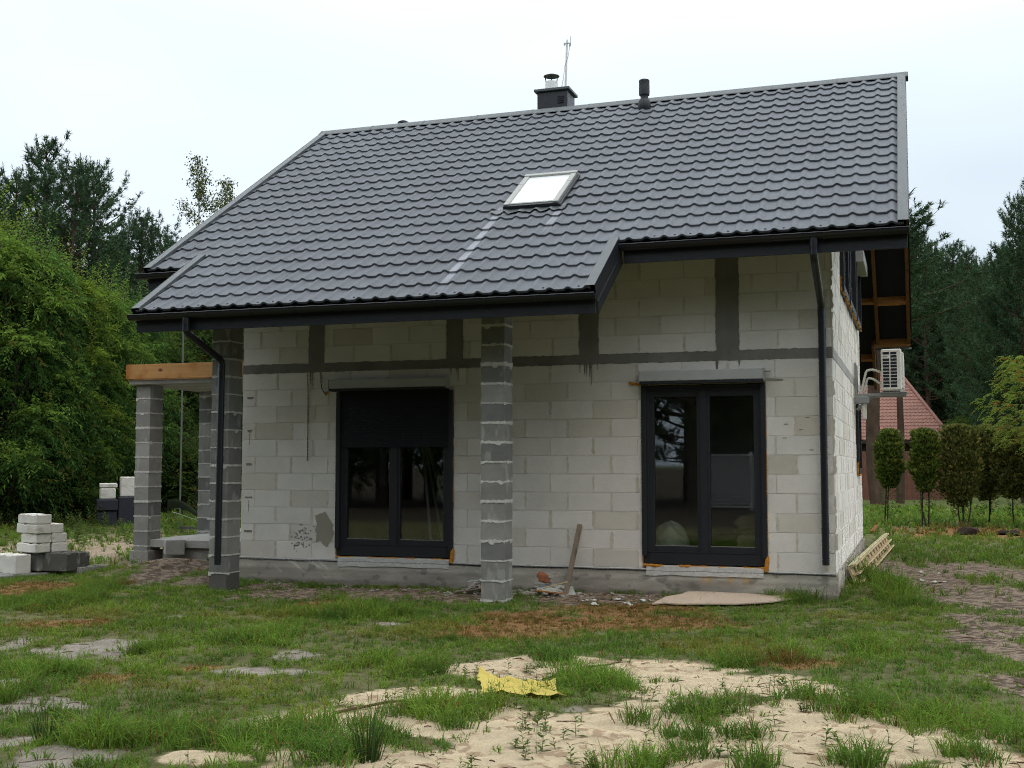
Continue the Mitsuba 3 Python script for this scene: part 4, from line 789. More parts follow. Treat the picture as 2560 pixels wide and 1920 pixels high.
# ---------------------------------------------------------------- trees
scene['needle'] = {'type': 'principledthin', 'base_color': {'type': 'mesh_attribute', 'name': 'vertex_color'}, 'roughness': 0.6, 'spec_trans': 0.0, 'diff_trans': 0.35, 'eta': 1.3}
scene['leaf'] = {'type': 'principledthin', 'base_color': {'type': 'mesh_attribute', 'name': 'vertex_color'}, 'roughness': 0.45, 'spec_trans': 0.0, 'diff_trans': 0.8, 'eta': 1.4}
def bark(c, s):
    def fn(p, n, uv): return mi.Color3f(*c) * (.55 + .9 * fbm(p.x * 9 + s, p.y * 9, p.z * 2.5, 3))
    return fn
mat('pine_bark', bark((0.085, 0.058, 0.042), 1), .9, .1); mat('dark_bark', bark((0.05, 0.04, 0.032), 2), .9, .1)
mat('birch_bark', lambda p, n, uv: mix((.62, .60, .56), (.06, .055, .05), smoothstep(.60, .68, fbm(p.x * 6, p.y * 6, p.z * 9, 3))), .8, .2)
def unit(v): return v / (np.linalg.norm(v, axis=-1, keepdims=True) + 1e-12)
def side(d): s = np.cross(d, [0, 0, 1.0]); return unit(s + 1e-6)
class Leaves:
    """thin pointed faces with a colour each"""
    def __init__(s): s.o, s.d, s.w, s.l, s.c = [], [], [], [], []
    def put(s, o, d, w, l, c): s.o.append(np.atleast_2d(o)); s.d.append(np.atleast_2d(d)); s.w.append(np.atleast_1d(w)); s.l.append(np.atleast_1d(l)); s.c.append(np.atleast_2d(c))
    def mesh(s, seed, diamond):
        o, d, w, l, c = np.vstack(s.o), unit(np.vstack(s.d)), np.concatenate(s.w), np.concatenate(s.l), np.vstack(s.c); r = np.random.default_rng(seed); n = len(o)
        q = unit(np.cross(d, unit(r.normal(0, 1, (n, 3)) + (np.array([0, 0, .9]) if diamond else 0)))) * (w * .5)[:, None]
        if not diamond:
            V = np.stack([o + q, o - q, o + d * l[:, None]], 1); F = np.arange(3 * n).reshape(n, 3); return trimesh.Trimesh(V.reshape(-1, 3), F, process=False), np.repeat(c, 3, 0)
        m = o + d * (l * .45)[:, None]; e = o + d * l[:, None] - np.array([0, 0, .12]) * l[:, None]
        V = np.stack([o, m + q, e, m - q], 1); F = (np.arange(n)[:, None, None] * 4 + np.array([[0, 1, 2], [0, 2, 3]])).reshape(-1, 3); return trimesh.Trimesh(V.reshape(-1, 3), F, process=False), np.repeat(c, 4, 0)
def variant(name, tmesh, tb, cmesh, cb, col):
    scene[f'{name}_trunk_shape'] = {'type': 'shapegroup', 'trunk': mikit.ply(tmesh, tb, smooth=60)}
    scene[f'{name}_crown_shape'] = {'type': 'shapegroup', 'crown': mikit.ply(cmesh, cb, color=col)}
    return name
def plant_tree(kind, var, x, y, s, rot, lab, cat, group=None, sz=None, z=None, stuff=False):
    k = thing(kind, lab, cat, group)
    if stuff: tag(k, kind='stuff')
    if z is None: z = float(height(np.array([x]), np.array([y]))[0]) - .03
    m = T().translate([x, y, z]).rotate([0, 0, 1], rot).scale([s, s, sz or s])
    for part in ('trunk', 'crown'): add(part, {'type': 'instance', 'to_world': m, 'g': ref(f'{var}_{part}_shape')}, k)
    return k
def pine(seed, h=12.0, r=2.1, base=3.0, K=9, open_=1.0):
    g = np.random.default_rng(seed); tm, lv = MB(), Leaves()
    tz = np.linspace(0, h, 9); bend = np.stack([.10 * np.sin(tz * .5 + seed), .10 * np.cos(tz * .37 + seed * 2), tz], 1); bend[0, :2] = 0
    tm.tube(bend, np.linspace(h * .0155, .012, 9), 9)
    at = lambda z: np.array([np.interp(z, tz, bend[:, 0]), np.interp(z, tz, bend[:, 1]), z])
    z = base
    while z < h * .985:
        t = (z - base) / (h - base); nb = g.integers(4, 7) if t < .93 else 4; a0 = g.uniform(0, 6.28)
        for b in range(nb):
            a = a0 + b * 6.283 / nb + g.normal(0, .25); L_ = (r * (1 - t) ** .72 * (.55 + .45 * min(1, t * 5 + .35)) + .18) * g.uniform(.55, 1.15) * (1 if g.random() > .08 else 1.4)
            el = .12 + .75 * t + g.normal(0, .12); d0 = np.array([math.cos(a) * math.cos(el), math.sin(a) * math.cos(el), math.sin(el)])
            n = 6; u = np.linspace(0, 1, n); p = at(z + g.uniform(-.1, .1)) + d0 * (u * L_)[:, None] + np.array([0, 0, 1.0]) * (.30 * L_ * u ** 2.2)[:, None]
            tm.tube(p, np.linspace(.010 + .012 * L_, .005, n), 4, False)
            tone = g.uniform(.75, 1.25); m = max(3, int(L_ / .13)); us = np.sort(g.uniform(.18 if L_ < 1 else .3, 1, m)); us[-1] = 1
            for ui in us:
                o = np.array([np.interp(ui, u, p[:, k]) for k in range(3)]); lb = (.16 + .34 * L_ * (1.05 - ui)) * g.uniform(.6, 1.2); sg = g.choice([-1, 1])
                dd = unit(unit(d0 * np.array([1, 1, .3])) * .8 + side(d0) * sg * g.uniform(.3, 1.1) + np.array([0, 0, g.uniform(.05, .8) + .5 * t])) if ui < .97 else unit(d0 + np.array([0, 0, 1.2]))
                k = max(2, int(lb / .13)); tt = (np.arange(k) + 1) / k; oo = o + dd * (lb * tt)[:, None] + np.array([0, 0, .25 * lb]) * (tt ** 2)[:, None]
                ax = unit(dd + np.array([0, 0, .7])); K_ = K
                nd = unit(ax * .75 + g.normal(0, .62, (k * K_, 3))); c = np.array([.056, .102, .054]) * tone * g.uniform(.6, 1.5, (k * K_, 1)) + np.array([.012, .016, .0]) * g.random((k * K_, 1))
                lv.put(np.repeat(oo, K_, 0) + g.normal(0, .02, (k * K_, 3)), nd, g.uniform(.018, .034, k * K_), g.uniform(.11, .19, k * K_), c)
            if t > .25 or g.random() < .4:   # the upright young shoot at the tip
                ls = g.uniform(.18, .46) * (.6 + .6 * t); o = p[-1]; up = unit(np.array([g.normal(0, .18), g.normal(0, .18), 1]) + d0 * .25); k = 20
                tt = g.random(k); lv.put(o + up * (ls * tt)[:, None], unit(up * .9 + g.normal(0, .42, (k, 3))), np.full(k, .02), g.uniform(.07, .12, k), np.array([.048, .082, .045]) * g.uniform(.7, 1.4, (k, 1)))
                tm.tube([o, o + up * ls], [.008, .004], 3, False)
        z += g.uniform(.26, .42) * (1.15 - .45 * t) * open_
    o = at(h * .97); k = 40; tt = g.random(k); up = np.array([0, 0, 1.0]); lv.put(o + up * (.75 * tt)[:, None], unit(up + g.normal(0, .4, (k, 3))), np.full(k, .02), np.full(k, .1), np.array([.05, .085, .048]) * g.uniform(.7, 1.4, (k, 1)))
    cm_, cc = lv.mesh(seed, False); return tm.mesh(), cm_, cc
PINE = []
scene['needle_dense'] = scene['needle']
for i, (rr, bs, op) in enumerate(((2.1, 2.2, 1.0), (2.5, 2.6, 1.0), (1.8, 3.6, 1.05), (2.2, 4.2, 1.1), (1.9, 6.6, 1.1))):
    tm_, cm_, cc = pine(100 + i, 12.0, rr * 1.12, bs, 12, op); PINE.append(variant(f'pine_{"abcdf"[i]}', tm_, 'pine_bark', cm_, 'needle', cc))
def leafy_tree(seed, h=6.0, r=2.3, nspray=2300, low=.06, leaf=(.15, .052), cols=None, droop=.5, nlobe=16, perspray=12, lift=.35):
    g = np.random.default_rng(seed); tm, lv = MB(), Leaves(); lobes = []
    for i in range(nlobe):
        t = (i + .5) / nlobe; a = i * 2.4 + g.uniform(-.4, .4); zc = h * (low + .12 + (.80 - low) * t); rad = r * (1 - .72 * t ** 1.7) * g.uniform(.25, .85); lobes.append((np.array([rad * math.cos(a), rad * math.sin(a), zc]), r * g.uniform(.20, .36) * (1.05 - .3 * t)))
    lobes.append((np.array([0, 0, h * .86]), r * .30))
    for c, lr in lobes:
        b = np.array([c[0] * .12, c[1] * .12, max(.3, c[2] * .45)]); mid = (b + c) / 2 + np.array([0, 0, -.15]); tm.tube([b * [1, 1, .6], b, mid, c], [.06, .05, .035, .012], 5, False)
    for q in range(3): a = q * 2.1 + seed; tm.tube([(.1 * math.cos(a), .1 * math.sin(a), -.1), (.16 * math.cos(a), .16 * math.sin(a), h * .25), (.3 * math.cos(a), .3 * math.sin(a), h * .55), (.2 * math.cos(a), .2 * math.sin(a), h * .8)], [.09, .075, .05, .02], 7, False)
    wts = np.array([lr ** 2 for _, lr in lobes]); wts /= wts.sum()
    for i in g.choice(len(lobes), nspray, p=wts):
        c, lr = lobes[i]; d = unit(g.normal(0, 1, 3) + np.array([0, 0, .75])); rad = lr * (g.uniform(.35, 1.05) if g.random() < .4 else g.uniform(.8, 1.1)); o = c + d * rad * np.array([1, 1, .7])
        ax = unit(d * np.array([1, 1, .7]) + np.array([0, 0, lift * g.uniform(-.5, 1.8)]) + g.normal(0, .5, 3)); ls = g.uniform(.25, .8); tt = (np.arange(perspray) + .5) / perspray
        p = o + ax * (ls * tt)[:, None] - np.array([0, 0, droop * ls]) * (tt ** 2)[:, None]; s = side(ax); sg = np.where(np.arange(perspray) % 2, 1, -1)[:, None]
        ld = unit(ax * .55 + s * sg * .75 + np.array([0, 0, -.15 - droop * .6]) + g.normal(0, .25, (perspray, 3)))
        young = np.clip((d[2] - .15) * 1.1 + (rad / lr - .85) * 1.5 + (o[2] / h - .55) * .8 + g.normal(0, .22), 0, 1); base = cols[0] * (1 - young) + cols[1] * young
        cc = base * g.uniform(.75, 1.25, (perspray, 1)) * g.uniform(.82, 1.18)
        if g.random() < .06: cc = cc * .4 + np.array([.16, .13, .03]) * .6
        lv.put(p, ld, leaf[1] * g.uniform(.7, 1.3, perspray), leaf[0] * g.uniform(.7, 1.3, perspray), cc)
    for _ in range(40):     # leading shoots that stand out of the crown
        c, lr = lobes[g.integers(len(lobes) // 2, len(lobes))]; d = unit(g.normal(0, .5, 3) + np.array([0, 0, 1.0])); o = c + d * lr * .9; ls = g.uniform(.6, 1.5); k = 30; tt = (np.arange(k) + .5) / k
        ld = unit(np.stack([np.cos(np.arange(k) * 2.4), np.sin(np.arange(k) * 2.4), np.full(k, .1)], 1) + d * .4); lv.put(o + d * (ls * tt)[:, None], ld, np.full(k, leaf[1]), leaf[0] * g.uniform(.7, 1.25, k) * (1.2 - .5 * tt), cols[1] * g.uniform(.85, 1.25, (k, 1)))
        tm.tube([o - d * .2, o + d * ls], [.012, .005], 3, False)
    cm_, cc = lv.mesh(seed, True); return tm.mesh(), cm_, cc
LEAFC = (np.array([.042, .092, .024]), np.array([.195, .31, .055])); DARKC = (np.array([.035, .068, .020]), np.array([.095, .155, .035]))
LEAFV, SHRUBV, DARKV = [], [], []
for i in range(3):
    a, b, c = leafy_tree(200 + i, 6.0, 2.3, 3000, .04, cols=tuple(q * f for q, f in zip(LEAFC, (((1, 1, 1), (1, 1, 1)), ((.85, .9, 1.0), (.72, .82, 1.0)), ((1.1, 1.0, .9), (1.15, 1.02, .8)))[i])), leaf=(.115, .036), perspray=16); LEAFV.append(variant(f'leafy_{"abc"[i]}', a, 'dark_bark', b, 'leaf', c))
for i in range(2):
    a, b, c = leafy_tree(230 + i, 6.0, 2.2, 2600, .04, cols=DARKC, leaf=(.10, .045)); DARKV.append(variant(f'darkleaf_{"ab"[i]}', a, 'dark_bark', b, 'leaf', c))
for i in range(3):
    a, b, c = leafy_tree(210 + i, 2.0, 1.3, 700, .02, (.10, .045), DARKC, .3, 9); SHRUBV.append(variant(f'shrub_{"abc"[i]}', a, 'dark_bark', b, 'leaf', c))
def birch(seed, h=12.0):
    g = np.random.default_rng(seed); tm, lv = MB(), Leaves(); tz = np.linspace(0, h, 8); tx = .25 * np.sin(tz * .35 + seed)
    tm.tube(np.stack([tx, tx * .3, tz], 1), np.linspace(.12, .01, 8), 8)
    for z in np.arange(3.2, h, .17):
        t = (z - 3.2) / (h - 3.2)
        for _ in range(2):
            a = g.uniform(0, 6.28); L_ = (2.2 * (1 - t) ** .6 + .2) * g.uniform(.4, 1.1); d = unit(np.array([math.cos(a), math.sin(a), .75 + .6 * t])); o = np.array([np.interp(z, tz, tx), np.interp(z, tz, tx) * .3, z]); u = np.linspace(0, 1, 5)
            p = o + d * (u * L_)[:, None] - np.array([0, 0, .25 * L_]) * (u ** 2)[:, None]; tm.tube(p, np.linspace(.016, .004, 5), 3, False); k = int(30 + 36 * L_); uu = g.uniform(.25, 1, k); q = np.stack([np.interp(uu, u, p[:, j]) for j in range(3)], 1) + g.normal(0, .10, (k, 3))
            lv.put(q, unit(g.normal(0, .6, (k, 3)) + np.array([0, 0, -.7])), g.uniform(.045, .07, k), g.uniform(.06, .09, k), np.array([.095, .120, .035]) * g.uniform(.65, 1.4, (k, 1)))
    a, c = lv.mesh(seed, True); return tm.mesh(), a, c
BIRCHV = []
for i in range(2): a, b, c = birch(300 + i); BIRCHV.append(variant(f'birch_{"ab"[i]}', a, 'birch_bark', b, 'leaf', c))
def thuja(seed, h, w, zb, nst, col, nf=1900, ragged=.26):
    g = np.random.default_rng(seed); tm, lv = MB(), Leaves(); hc = h - zb
    for i in range(nst):
        x, y = g.normal(0, .10, 2) if nst > 1 else (0, 0); x2, y2 = x + g.normal(0, .08), y + g.normal(0, .08)
        tm.tube([(x, y, -.1), ((x + x2) / 2 + g.normal(0, .02), (y + y2) / 2, zb * .6), (x2, y2, zb + .4), (x2 * .5, y2 * .5, h * .85)], [.024, .021, .016, .006], 6, False)
    for i in range(nf):
        t = g.random() ** .8; z = zb + hc * t; prof = (min(1, (t + .05) * 2.6) ** .6) * (1 - max(0, t - .55) ** 2.2 * 4.2) ** .5 if t < .98 else .25; a = g.uniform(0, 6.283)
        lump = .86 + .28 * meshkit.noise(np.array([[math.cos(a) * 2.2, math.sin(a) * 2.2, z * 3.2 + seed]]), seed)[0]
        rad = w / 2 * prof * (lump * 2.2 - 1.15) * math.sqrt(g.uniform(.15, 1)) + g.normal(0, ragged * .25); o = np.array([rad * math.cos(a), rad * math.sin(a), z]); ax = unit(np.array([math.cos(a), math.sin(a), .0]) * g.uniform(.3, .9) + np.array([0, 0, 1.0]) + g.normal(0, .22, 3)); s = np.array([-math.sin(a), math.cos(a), 0])
        k = 5; lv.put(np.repeat(o[None], k, 0), unit(ax + np.linspace(-.7, .7, k)[:, None] * (np.array([math.cos(a), math.sin(a), 0]) * .6 + s * g.normal(0, .7))), np.full(k, .034), g.uniform(.08, .17, k), col[0] * g.uniform(.6, 1.35) * g.uniform(.8, 1.2, (k, 1)) if g.random() > .16 else col[1] * g.uniform(.7, 1.3, (k, 1)))
    for i in range(int(120 * zb)):      # wisps low on the stems
        z = g.uniform(.25, zb + .2); a = g.uniform(0, 6.28); o = np.array([.10 * math.cos(a), .10 * math.sin(a), z]) * np.array([g.uniform(.5, 3), g.uniform(.5, 3), 1]); k = 4; lv.put(np.repeat(o[None], k, 0), unit(g.normal(0, .5, (k, 3)) + np.array([math.cos(a), math.sin(a), .5])), np.full(k, .02), g.uniform(.05, .1, k), col[0] * g.uniform(.6, 1.2, (k, 1)))
    a, c = lv.mesh(seed, True); return tm.mesh(), a, c
def place_thuja(x, y, h, w, zb, nst, seed, col, lab, nf=2600, rg=.12):
    k = thing('thuja', lab, 'thuja', 'thujas planted in a row'); z = float(height(np.array([x]), np.array([y]))[0]); a, b, c = thuja(seed, h, w, zb, nst, col, nf, rg); m = T().translate([x, y, z])
    add('trunk', mikit.ply(a, 'dark_bark', to_world=m), k); add('crown', mikit.ply(b, 'leaf', color=c, to_world=m), k)
TC1 = (np.array([.115, .165, .035]), np.array([.26, .29, .06])); TC2 = (np.array([.135, .155, .045]), np.array([.30, .26, .07]))
place_thuja(.26, 19.7, 2.60, .64, 1.0, 2, 401, TC1, 'slim green thuja on two bare stems, closest to the house')
place_thuja(1.19, 19.0, 2.58, .64, .9, 4, 402, TC1, 'dense green thuja on several stems, second from the house')
place_thuja(2.08, 19.4, 2.70, 1.0, .5, 4, 403, TC2, 'broad ragged brownish thuja, third from the house', 2600, .3)
place_thuja(2.82, 20.6, 2.72, .85, .65, 2, 404, TC2, 'ragged thuja, fourth from the house, next to the broad one', 2200, .3)
place_thuja(3.45, 19.9, 2.62, .85, .7, 1, 405, TC2, 'thuja on a single stem near the right edge', 2200, .3)
place_thuja(4.2, 19.6, 2.6, 1.1, .6, 2, 406, TC2, 'thuja cut off by the right edge of the picture', 2400, .3)
PINES_L = [(-29.95, 20.87, 13.84, 0), (-27.43, 19.62, 12.57, 1), (-29.54, 23.12, 13.46, 2), (-31.81, 21.29, 12.97, 3), (-28.91, 25.44, 11.94, 1), (-31.04, 29.98, 12.3, 0), (-33.64, 21.72, 13.69, 2), (-32.56, 28.41, 11.57, 3), (-30.68, 37.48, 13.1, 0), (-29.35, 40.04, 12.64, 2)]
BIRCH = [(-23.38, 21.0, 12.67, 0), (-23.44, 23.09, 12.35, 1)]
LEAFY = [(-20.95, 9.18, 7.93, 0), (-21.18, 10.68, 7.76, 1), (-21.38, 12.19, 7.16, 2), (-21.95, 14.11, 7.2, 0), (-22.48, 16.03, 7.27, 1), (-22.67, 9.65, 8.92, 2), (-22.94, 17.99, 6.32, 2), (-23.24, 19.99, 6.7, 0), (-22.82, 21.19, 7.25, 1), (-22.42, 22.38, 8.4, 2), (-25.57, 14.98, 8.71, 1), (-25.19, 16.17, 7.74, 0)]
SHRUB = [(-20.85, 9.21, 1.99, 0), (-20.88, 10.26, 1.69, 1), (-20.86, 11.32, 1.58, 2), (-20.96, 12.34, 1.24, 0), (-21.52, 8.98, 2.3, 1), (-22.6, 15.99, 1.82, 2), (-21.78, 17.33, 1.44, 1), (-21.04, 17.58, 1.96, 0), (-21.3, 19.6, 2.51, 2)]
PINES_R = [(-0.51, 37.21, 14.23, 0), (0.29, 39.59, 13.33, 1), (0.4, 75.45, 19.96, 2), (1.76, 73.81, 18.96, 3), (2.73, 78.36, 18.6, 0), (3.87, 76.64, 18.01, 1), (4.46, 64.19, 15.52, 2), (5.0, 58.05, 13.71, 3), (5.52, 51.91, 13.48, 0), (5.51, 41.37, 13.77, 1), (6.12, 39.47, 13.9, 2), (7.25, 41.96, 14.21, 3), (5.32, 83.45, 17.97, 1), (3.05, 86.89, 19.65, 3), (1.05, 88.32, 20.69, 0), (7.03, 69.28, 16.27, 2), (7.83, 63.23, 16.12, 0), (8.54, 59.26, 16.24, 1), (-2.97, 74.31, 19.23, 3), (8.99, 50.98, 15.33, 2), (6.16, 73.2, 16.19, 1), (-0.52, 77.25, 20.09, 1)]
WOOD = [(-3.04, 91.14, 19.74, 0), (-1.35, 96.99, 20.12, 1), (0.52, 102.9, 20.46, 2), (2.4, 95.63, 18.7, 3), (4.4, 101.58, 21.07, 0), (5.96, 94.21, 19.26, 1), (8.1, 100.2, 19.62, 2), (10.41, 106.26, 19.93, 3), (11.62, 98.77, 20.19, 0), (14.06, 104.87, 20.56, 1), (14.96, 97.27, 18.78, 2)]
WOODL = [(-45.7, 32.37, 12.29, 0), (-47.61, 36.99, 12.87, 1), (-49.21, 41.72, 13.4, 2), (-41.93, 36.29, 11.84, 3), (-43.3, 41.09, 13.62, 0), (-36.56, 35.48, 12.0, 1), (-37.7, 40.36, 12.56, 2), (-38.53, 45.35, 13.07, 3), (-32.4, 39.53, 12.73, 0)]
UNDER = [(4.07, 57.73, 7.61, 0), (5.37, 67.66, 7.78, 1), (6.05, 64.73, 7.84, 2), (6.67, 61.78, 7.88, 0), (7.21, 58.8, 7.06, 1), (8.93, 68.88, 8.09, 2), (9.47, 65.9, 8.14, 0), (9.95, 62.9, 7.3, 1), (10.35, 59.87, 7.34, 2)]
r = np.random.default_rng(91)
LP = ['pine with an open spiky top rising highest on the left', 'dense bushy pine beside the spiky-topped one', 'dense pine just behind the bushy left pine', 'pine partly cut off by the left edge', 'small slim pine standing alone right of the bushy pines', 'small pine close to the birch beside the roof edge', 'pine outside the left edge', 'low pine filling the gap behind the bushy pines']
for i, (x, y, h, v) in enumerate(PINES_L):
    plant_tree('pine_tree', PINE[v], x, y, h / 12.4 * 1.3, r.uniform(0, 360), LP[i] if i < 8 else 'pine hidden behind the house', 'pine tree', 'pines on the left' if i < 8 else 'pines hidden behind the house', sz=h / 12.4)
for (x, y, h, v), lab in zip(BIRCH, ('thin birch with sparse olive leaves rising above the left roof edge', 'second thin birch, lower and just right of the first')): plant_tree('birch_tree', BIRCHV[v], x, y, h / 12.1, r.uniform(0, 360), lab, 'birch tree')
LL = ['bright green leafy tree, tallest at the left edge', 'bright green leafy tree right of the tallest one', 'leafy tree with long shoots above the block pile', 'lower leafy tree left of the porch', 'leafy tree behind the front porch column', 'leafy tree outside the left edge', 'darker leafy tree seen above the porch roof', 'leafy tree seen through the porch', 'leafy tree right of the rear porch column', 'leafy tree hidden behind the house corner', 'leafy tree behind the tallest leafy one', 'leafy tree behind the shoots above the block pile']
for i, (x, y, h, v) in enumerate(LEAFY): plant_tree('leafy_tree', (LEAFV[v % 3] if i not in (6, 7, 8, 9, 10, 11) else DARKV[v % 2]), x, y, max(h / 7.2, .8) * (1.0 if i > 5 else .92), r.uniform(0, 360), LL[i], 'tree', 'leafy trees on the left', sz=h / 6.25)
SL = ['dark low shrub at the left edge under the leafy trees', 'dark shrub behind the block pile', 'dark shrub right of the block pile', 'small shrub left of the dark crate stack', 'tall shrub outside the left edge', 'shrub behind the front porch column', 'shrub between the two porch columns', 'bright shrub beside the rear porch column', 'shrub behind the corner downpipe']
for i, (x, y, h, v) in enumerate(SHRUB): plant_tree('shrub', SHRUBV[v], x, y, max(.9, h / 2.1), r.uniform(0, 360), SL[i], 'shrub', 'shrubs under the left trees', sz=h / 2.05)
RP = {0: 'pine with a thick trunk standing in front of the red roof', 1: 'pine with a thin trunk in front of the red roof', 2: 'pine just right of the roof overhang', 9: 'tall pine at the right edge of the picture'}
for i, (x, y, h, v) in enumerate(PINES_R):
    plant_tree('pine_tree', PINE[v if i > 1 else 4], x, y, h / 12.4 * (1.75 if i == 0 else 1), r.uniform(0, 360), RP.get(i, 'dark pine of the wood behind the red-roofed house'), 'pine tree', 'pines of the wood on the right', sz=h / 12.4)
for nm, lst in (('distant_wood', WOOD + WOODL), ):
    k0 = key_of(nm); tag(k0, 'far-off dark pine wood behind the yard', 'wood', kind='stuff')
    for x, y, h, v in lst:
        for part in ('trunk', 'crown'): add('pine', {'type': 'instance', 'to_world': T().translate([x, y, -.5]).rotate([0, 0, 1], r.uniform(0, 360)).scale([h / 9.5, h / 9.5, h / 12.4]), 'g': ref(f'{PINE[v % 2]}_{part}_shape')}, k0)
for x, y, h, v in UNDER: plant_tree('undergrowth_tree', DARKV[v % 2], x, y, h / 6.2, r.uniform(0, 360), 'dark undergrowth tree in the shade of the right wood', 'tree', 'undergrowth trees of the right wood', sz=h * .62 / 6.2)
# the tree with feathery leaves at the right edge
def feather_tree(seed):
    g = np.random.default_rng(seed); tm, lv = MB(), Leaves(); tm.tube([(0, 0, -.1), (.05, 0, 1.2), (-.05, .05, 2.4), (-.1, 0, 3.9)], [.07, .06, .045, .01], 8)
    for i in range(620):
        a = g.uniform(0, 6.28); t = g.random(); z = 2.2 + 2.3 * t; R = 1.5 * (1 - .55 * abs(t - .45) ** 1.3 * 1.6) * (.72 + .4 * meshkit.noise(np.array([[math.cos(a) * 1.7, math.sin(a) * 1.7, z * 1.5]]), seed)[0]); rad = R * math.sqrt(g.uniform(.12, 1)); o = np.array([rad * math.cos(a) + .25, rad * math.sin(a), z])
        ax = unit(np.array([math.cos(a), math.sin(a), .15]) + g.normal(0, .4, 3)); ls = g.uniform(.22, .36); k = 15; tt = (np.arange(k) // 2 * 2 + 1.5) / k; p = o + ax * (ls * tt)[:, None] - np.array([0, 0, .55 * ls]) * (tt ** 2)[:, None]; s = side(ax)
        sg = np.where(np.arange(k) % 2, 1, -1)[:, None]; c = np.array([.20, .265, .05]) * g.uniform(.7, 1.3)
        if g.random() < .13: c = np.array([.26, .13, .03]) * g.uniform(.7, 1.2)
        lv.put(p, unit(s * sg + ax * .25 + np.array([0, 0, -.35]) + g.normal(0, .12, (k, 3))), np.full(k, .028), g.uniform(.06, .095, k), c * g.uniform(.85, 1.15, (k, 1)))
    a, c = lv.mesh(seed, True); return tm.mesh(), a, c
a, b, c = feather_tree(500); k = thing('locust_tree', 'young locust tree with feathery yellow-green leaves at the right edge', 'tree'); m = T().translate([3.72, 17.6, -.35])
add('trunk', mikit.ply(a, 'dark_bark', to_world=m), k); add('crown', mikit.ply(b, 'leaf', color=c, to_world=m), k)
# ---------------------------------------------------------------- loose things round the house
def put_block(name, o, ang, sx, sy, sz, key, lab, cat, group=None, c=.012, seed=0, extra=None, up=None):
    """a block standing on o (its near corner), turned by ang degrees about z"""
    r_ = np.random.default_rng(seed); b = MB().bevel(0, sx, 0, sy, 0, sz, c).mesh()
    b = trimesh.Trimesh(*trimesh.remesh.subdivide_to_size(b.vertices, b.faces, .07), process=False); b.merge_vertices()
    v = np.array(b.vertices); v += .010 * (np.stack([meshkit.fbm(v * 9 + s + seed, 3, s) for s in range(3)], 1) - .5); chip = meshkit.noise(v * 14 + seed, 9); v[:, 2] -= .014 * (chip > .72) * (v[:, 2] > sz * .8)
    m = rotz(o, ang); v = v @ m[:3, :3].T + m[:3, 3]
    return add(name, mikit.ply(trimesh.Trimesh(v, b.faces, process=False), key, smooth=30), label=lab, cat=cat, group=group)
mat('pile_aac', lambda p, n, uv: mi.Color3f(0.66, 0.645, 0.60) * (.8 + .18 * fbm(p.x * 5, p.y * 5, p.z * 5, 3) + .08 * noise(p.x * 70, p.y * 70, p.z * 70)) - mi.Color3f(.10, .12, .14) * smoothstep(.55, .7, fbm(p.x * 6 + 3, p.y * 6, p.z * 9, 3)), .92, .1)
# the stack at the left edge: corner at P0, right-hand faces run along ra, left-hand faces along rb
P0 = np.array([-11.44, -.56]); VD = math.radians(90 + 40.6)       # the way one looks towards it
aR = math.degrees(VD) - 90 + 28                                      # heading of the right-hand faces
ra = np.array([math.cos(math.radians(aR)), math.sin(math.radians(aR))]); rb = np.array([-ra[1], ra[0]])
def at(u, v, z): q = P0 + ra * u + rb * v; return (q[0], q[1], z)
zb = -.285
put_block('hollow_block', at(-.62, .02, zb - .10), aR, 1.15, .5, .10, 'concrete_block_2', 'dark concrete slab block lying in the grass under the white block stack', 'concrete block', seed=1)
RI = np.array([.759, .651])                               # to the right as one looks at the stack
def off(du, dn, z): q = P0 + RI * du + np.array([.651, -.759]) * dn; return (q[0], q[1], z)
A0 = math.degrees(VD) - 90
put_block('grey_block', off(.42, .12, zb + .02), A0 + 50, .265, .57, .275, 'wet_block', 'dark grey concrete block under the right side of the white stack, nearest the viewer', 'concrete block', seed=2)
q_ = np.array([math.cos(math.radians(A0 + 50)), math.sin(math.radians(A0 + 50))]) * .27; o_ = off(.42, .12, zb + .02); put_block('grey_block', (o_[0] + q_[0], o_[1] + q_[1], zb + .02), A0 + 50, .265, .57, .27, 'wet_block', 'dark grey concrete block at the right end, behind the nearest grey one', 'concrete block', seed=3)
put_block('grey_block', off(.02, -.12, zb + .02), A0 + 28, .4, .5, .275, 'concrete_block_2', 'grey block hidden under the middle of the white stack', 'concrete block', seed=13)
G_AAC = 'white aerated concrete blocks in the stack'
put_block('aerated_block', off(-.29, .02, zb - .005), A0 + 28, .25, .60, .285, 'pile_aac', 'big white aerated block lowest at the left edge of the picture', 'aerated concrete block', G_AAC, seed=4)
put_block('aerated_block', off(-.02, -.01, zb + .30), A0 + 28, .24, .57, .138, 'pile_aac', 'white block with a long crack, second layer left side of the stack', 'aerated concrete block', G_AAC, seed=5)
put_block('aerated_block', at(.255, .005, zb + .30), A0 + 26, .24, .59, .140, 'pile_aac', 'white block in the second layer, right side of the stack', 'aerated concrete block', G_AAC, seed=6)
put_block('aerated_block', at(.0, .02, zb + .442), A0 + 28, .245, .46, .138, 'pile_aac', 'white block third from the ground, left side of the stack', 'aerated concrete block', G_AAC, seed=7)
put_block('aerated_block', at(.25, .01, zb + .443), A0 + 29, .24, .55, .138, 'pile_aac', 'white block third from the ground, right side of the stack', 'aerated concrete block', G_AAC, seed=14)
put_block('aerated_block', at(-.01, -.005, zb + .583), A0 + 28, .24, .61, .140, 'pile_aac', 'white block just under the topmost one', 'aerated concrete block', G_AAC, seed=8)
put_block('aerated_block', at(.235, .01, zb + .583), A0 + 29, .20, .45, .142, 'pile_aac', 'white notched half block jutting out right below the topmost one', 'aerated concrete block', G_AAC, seed=9)
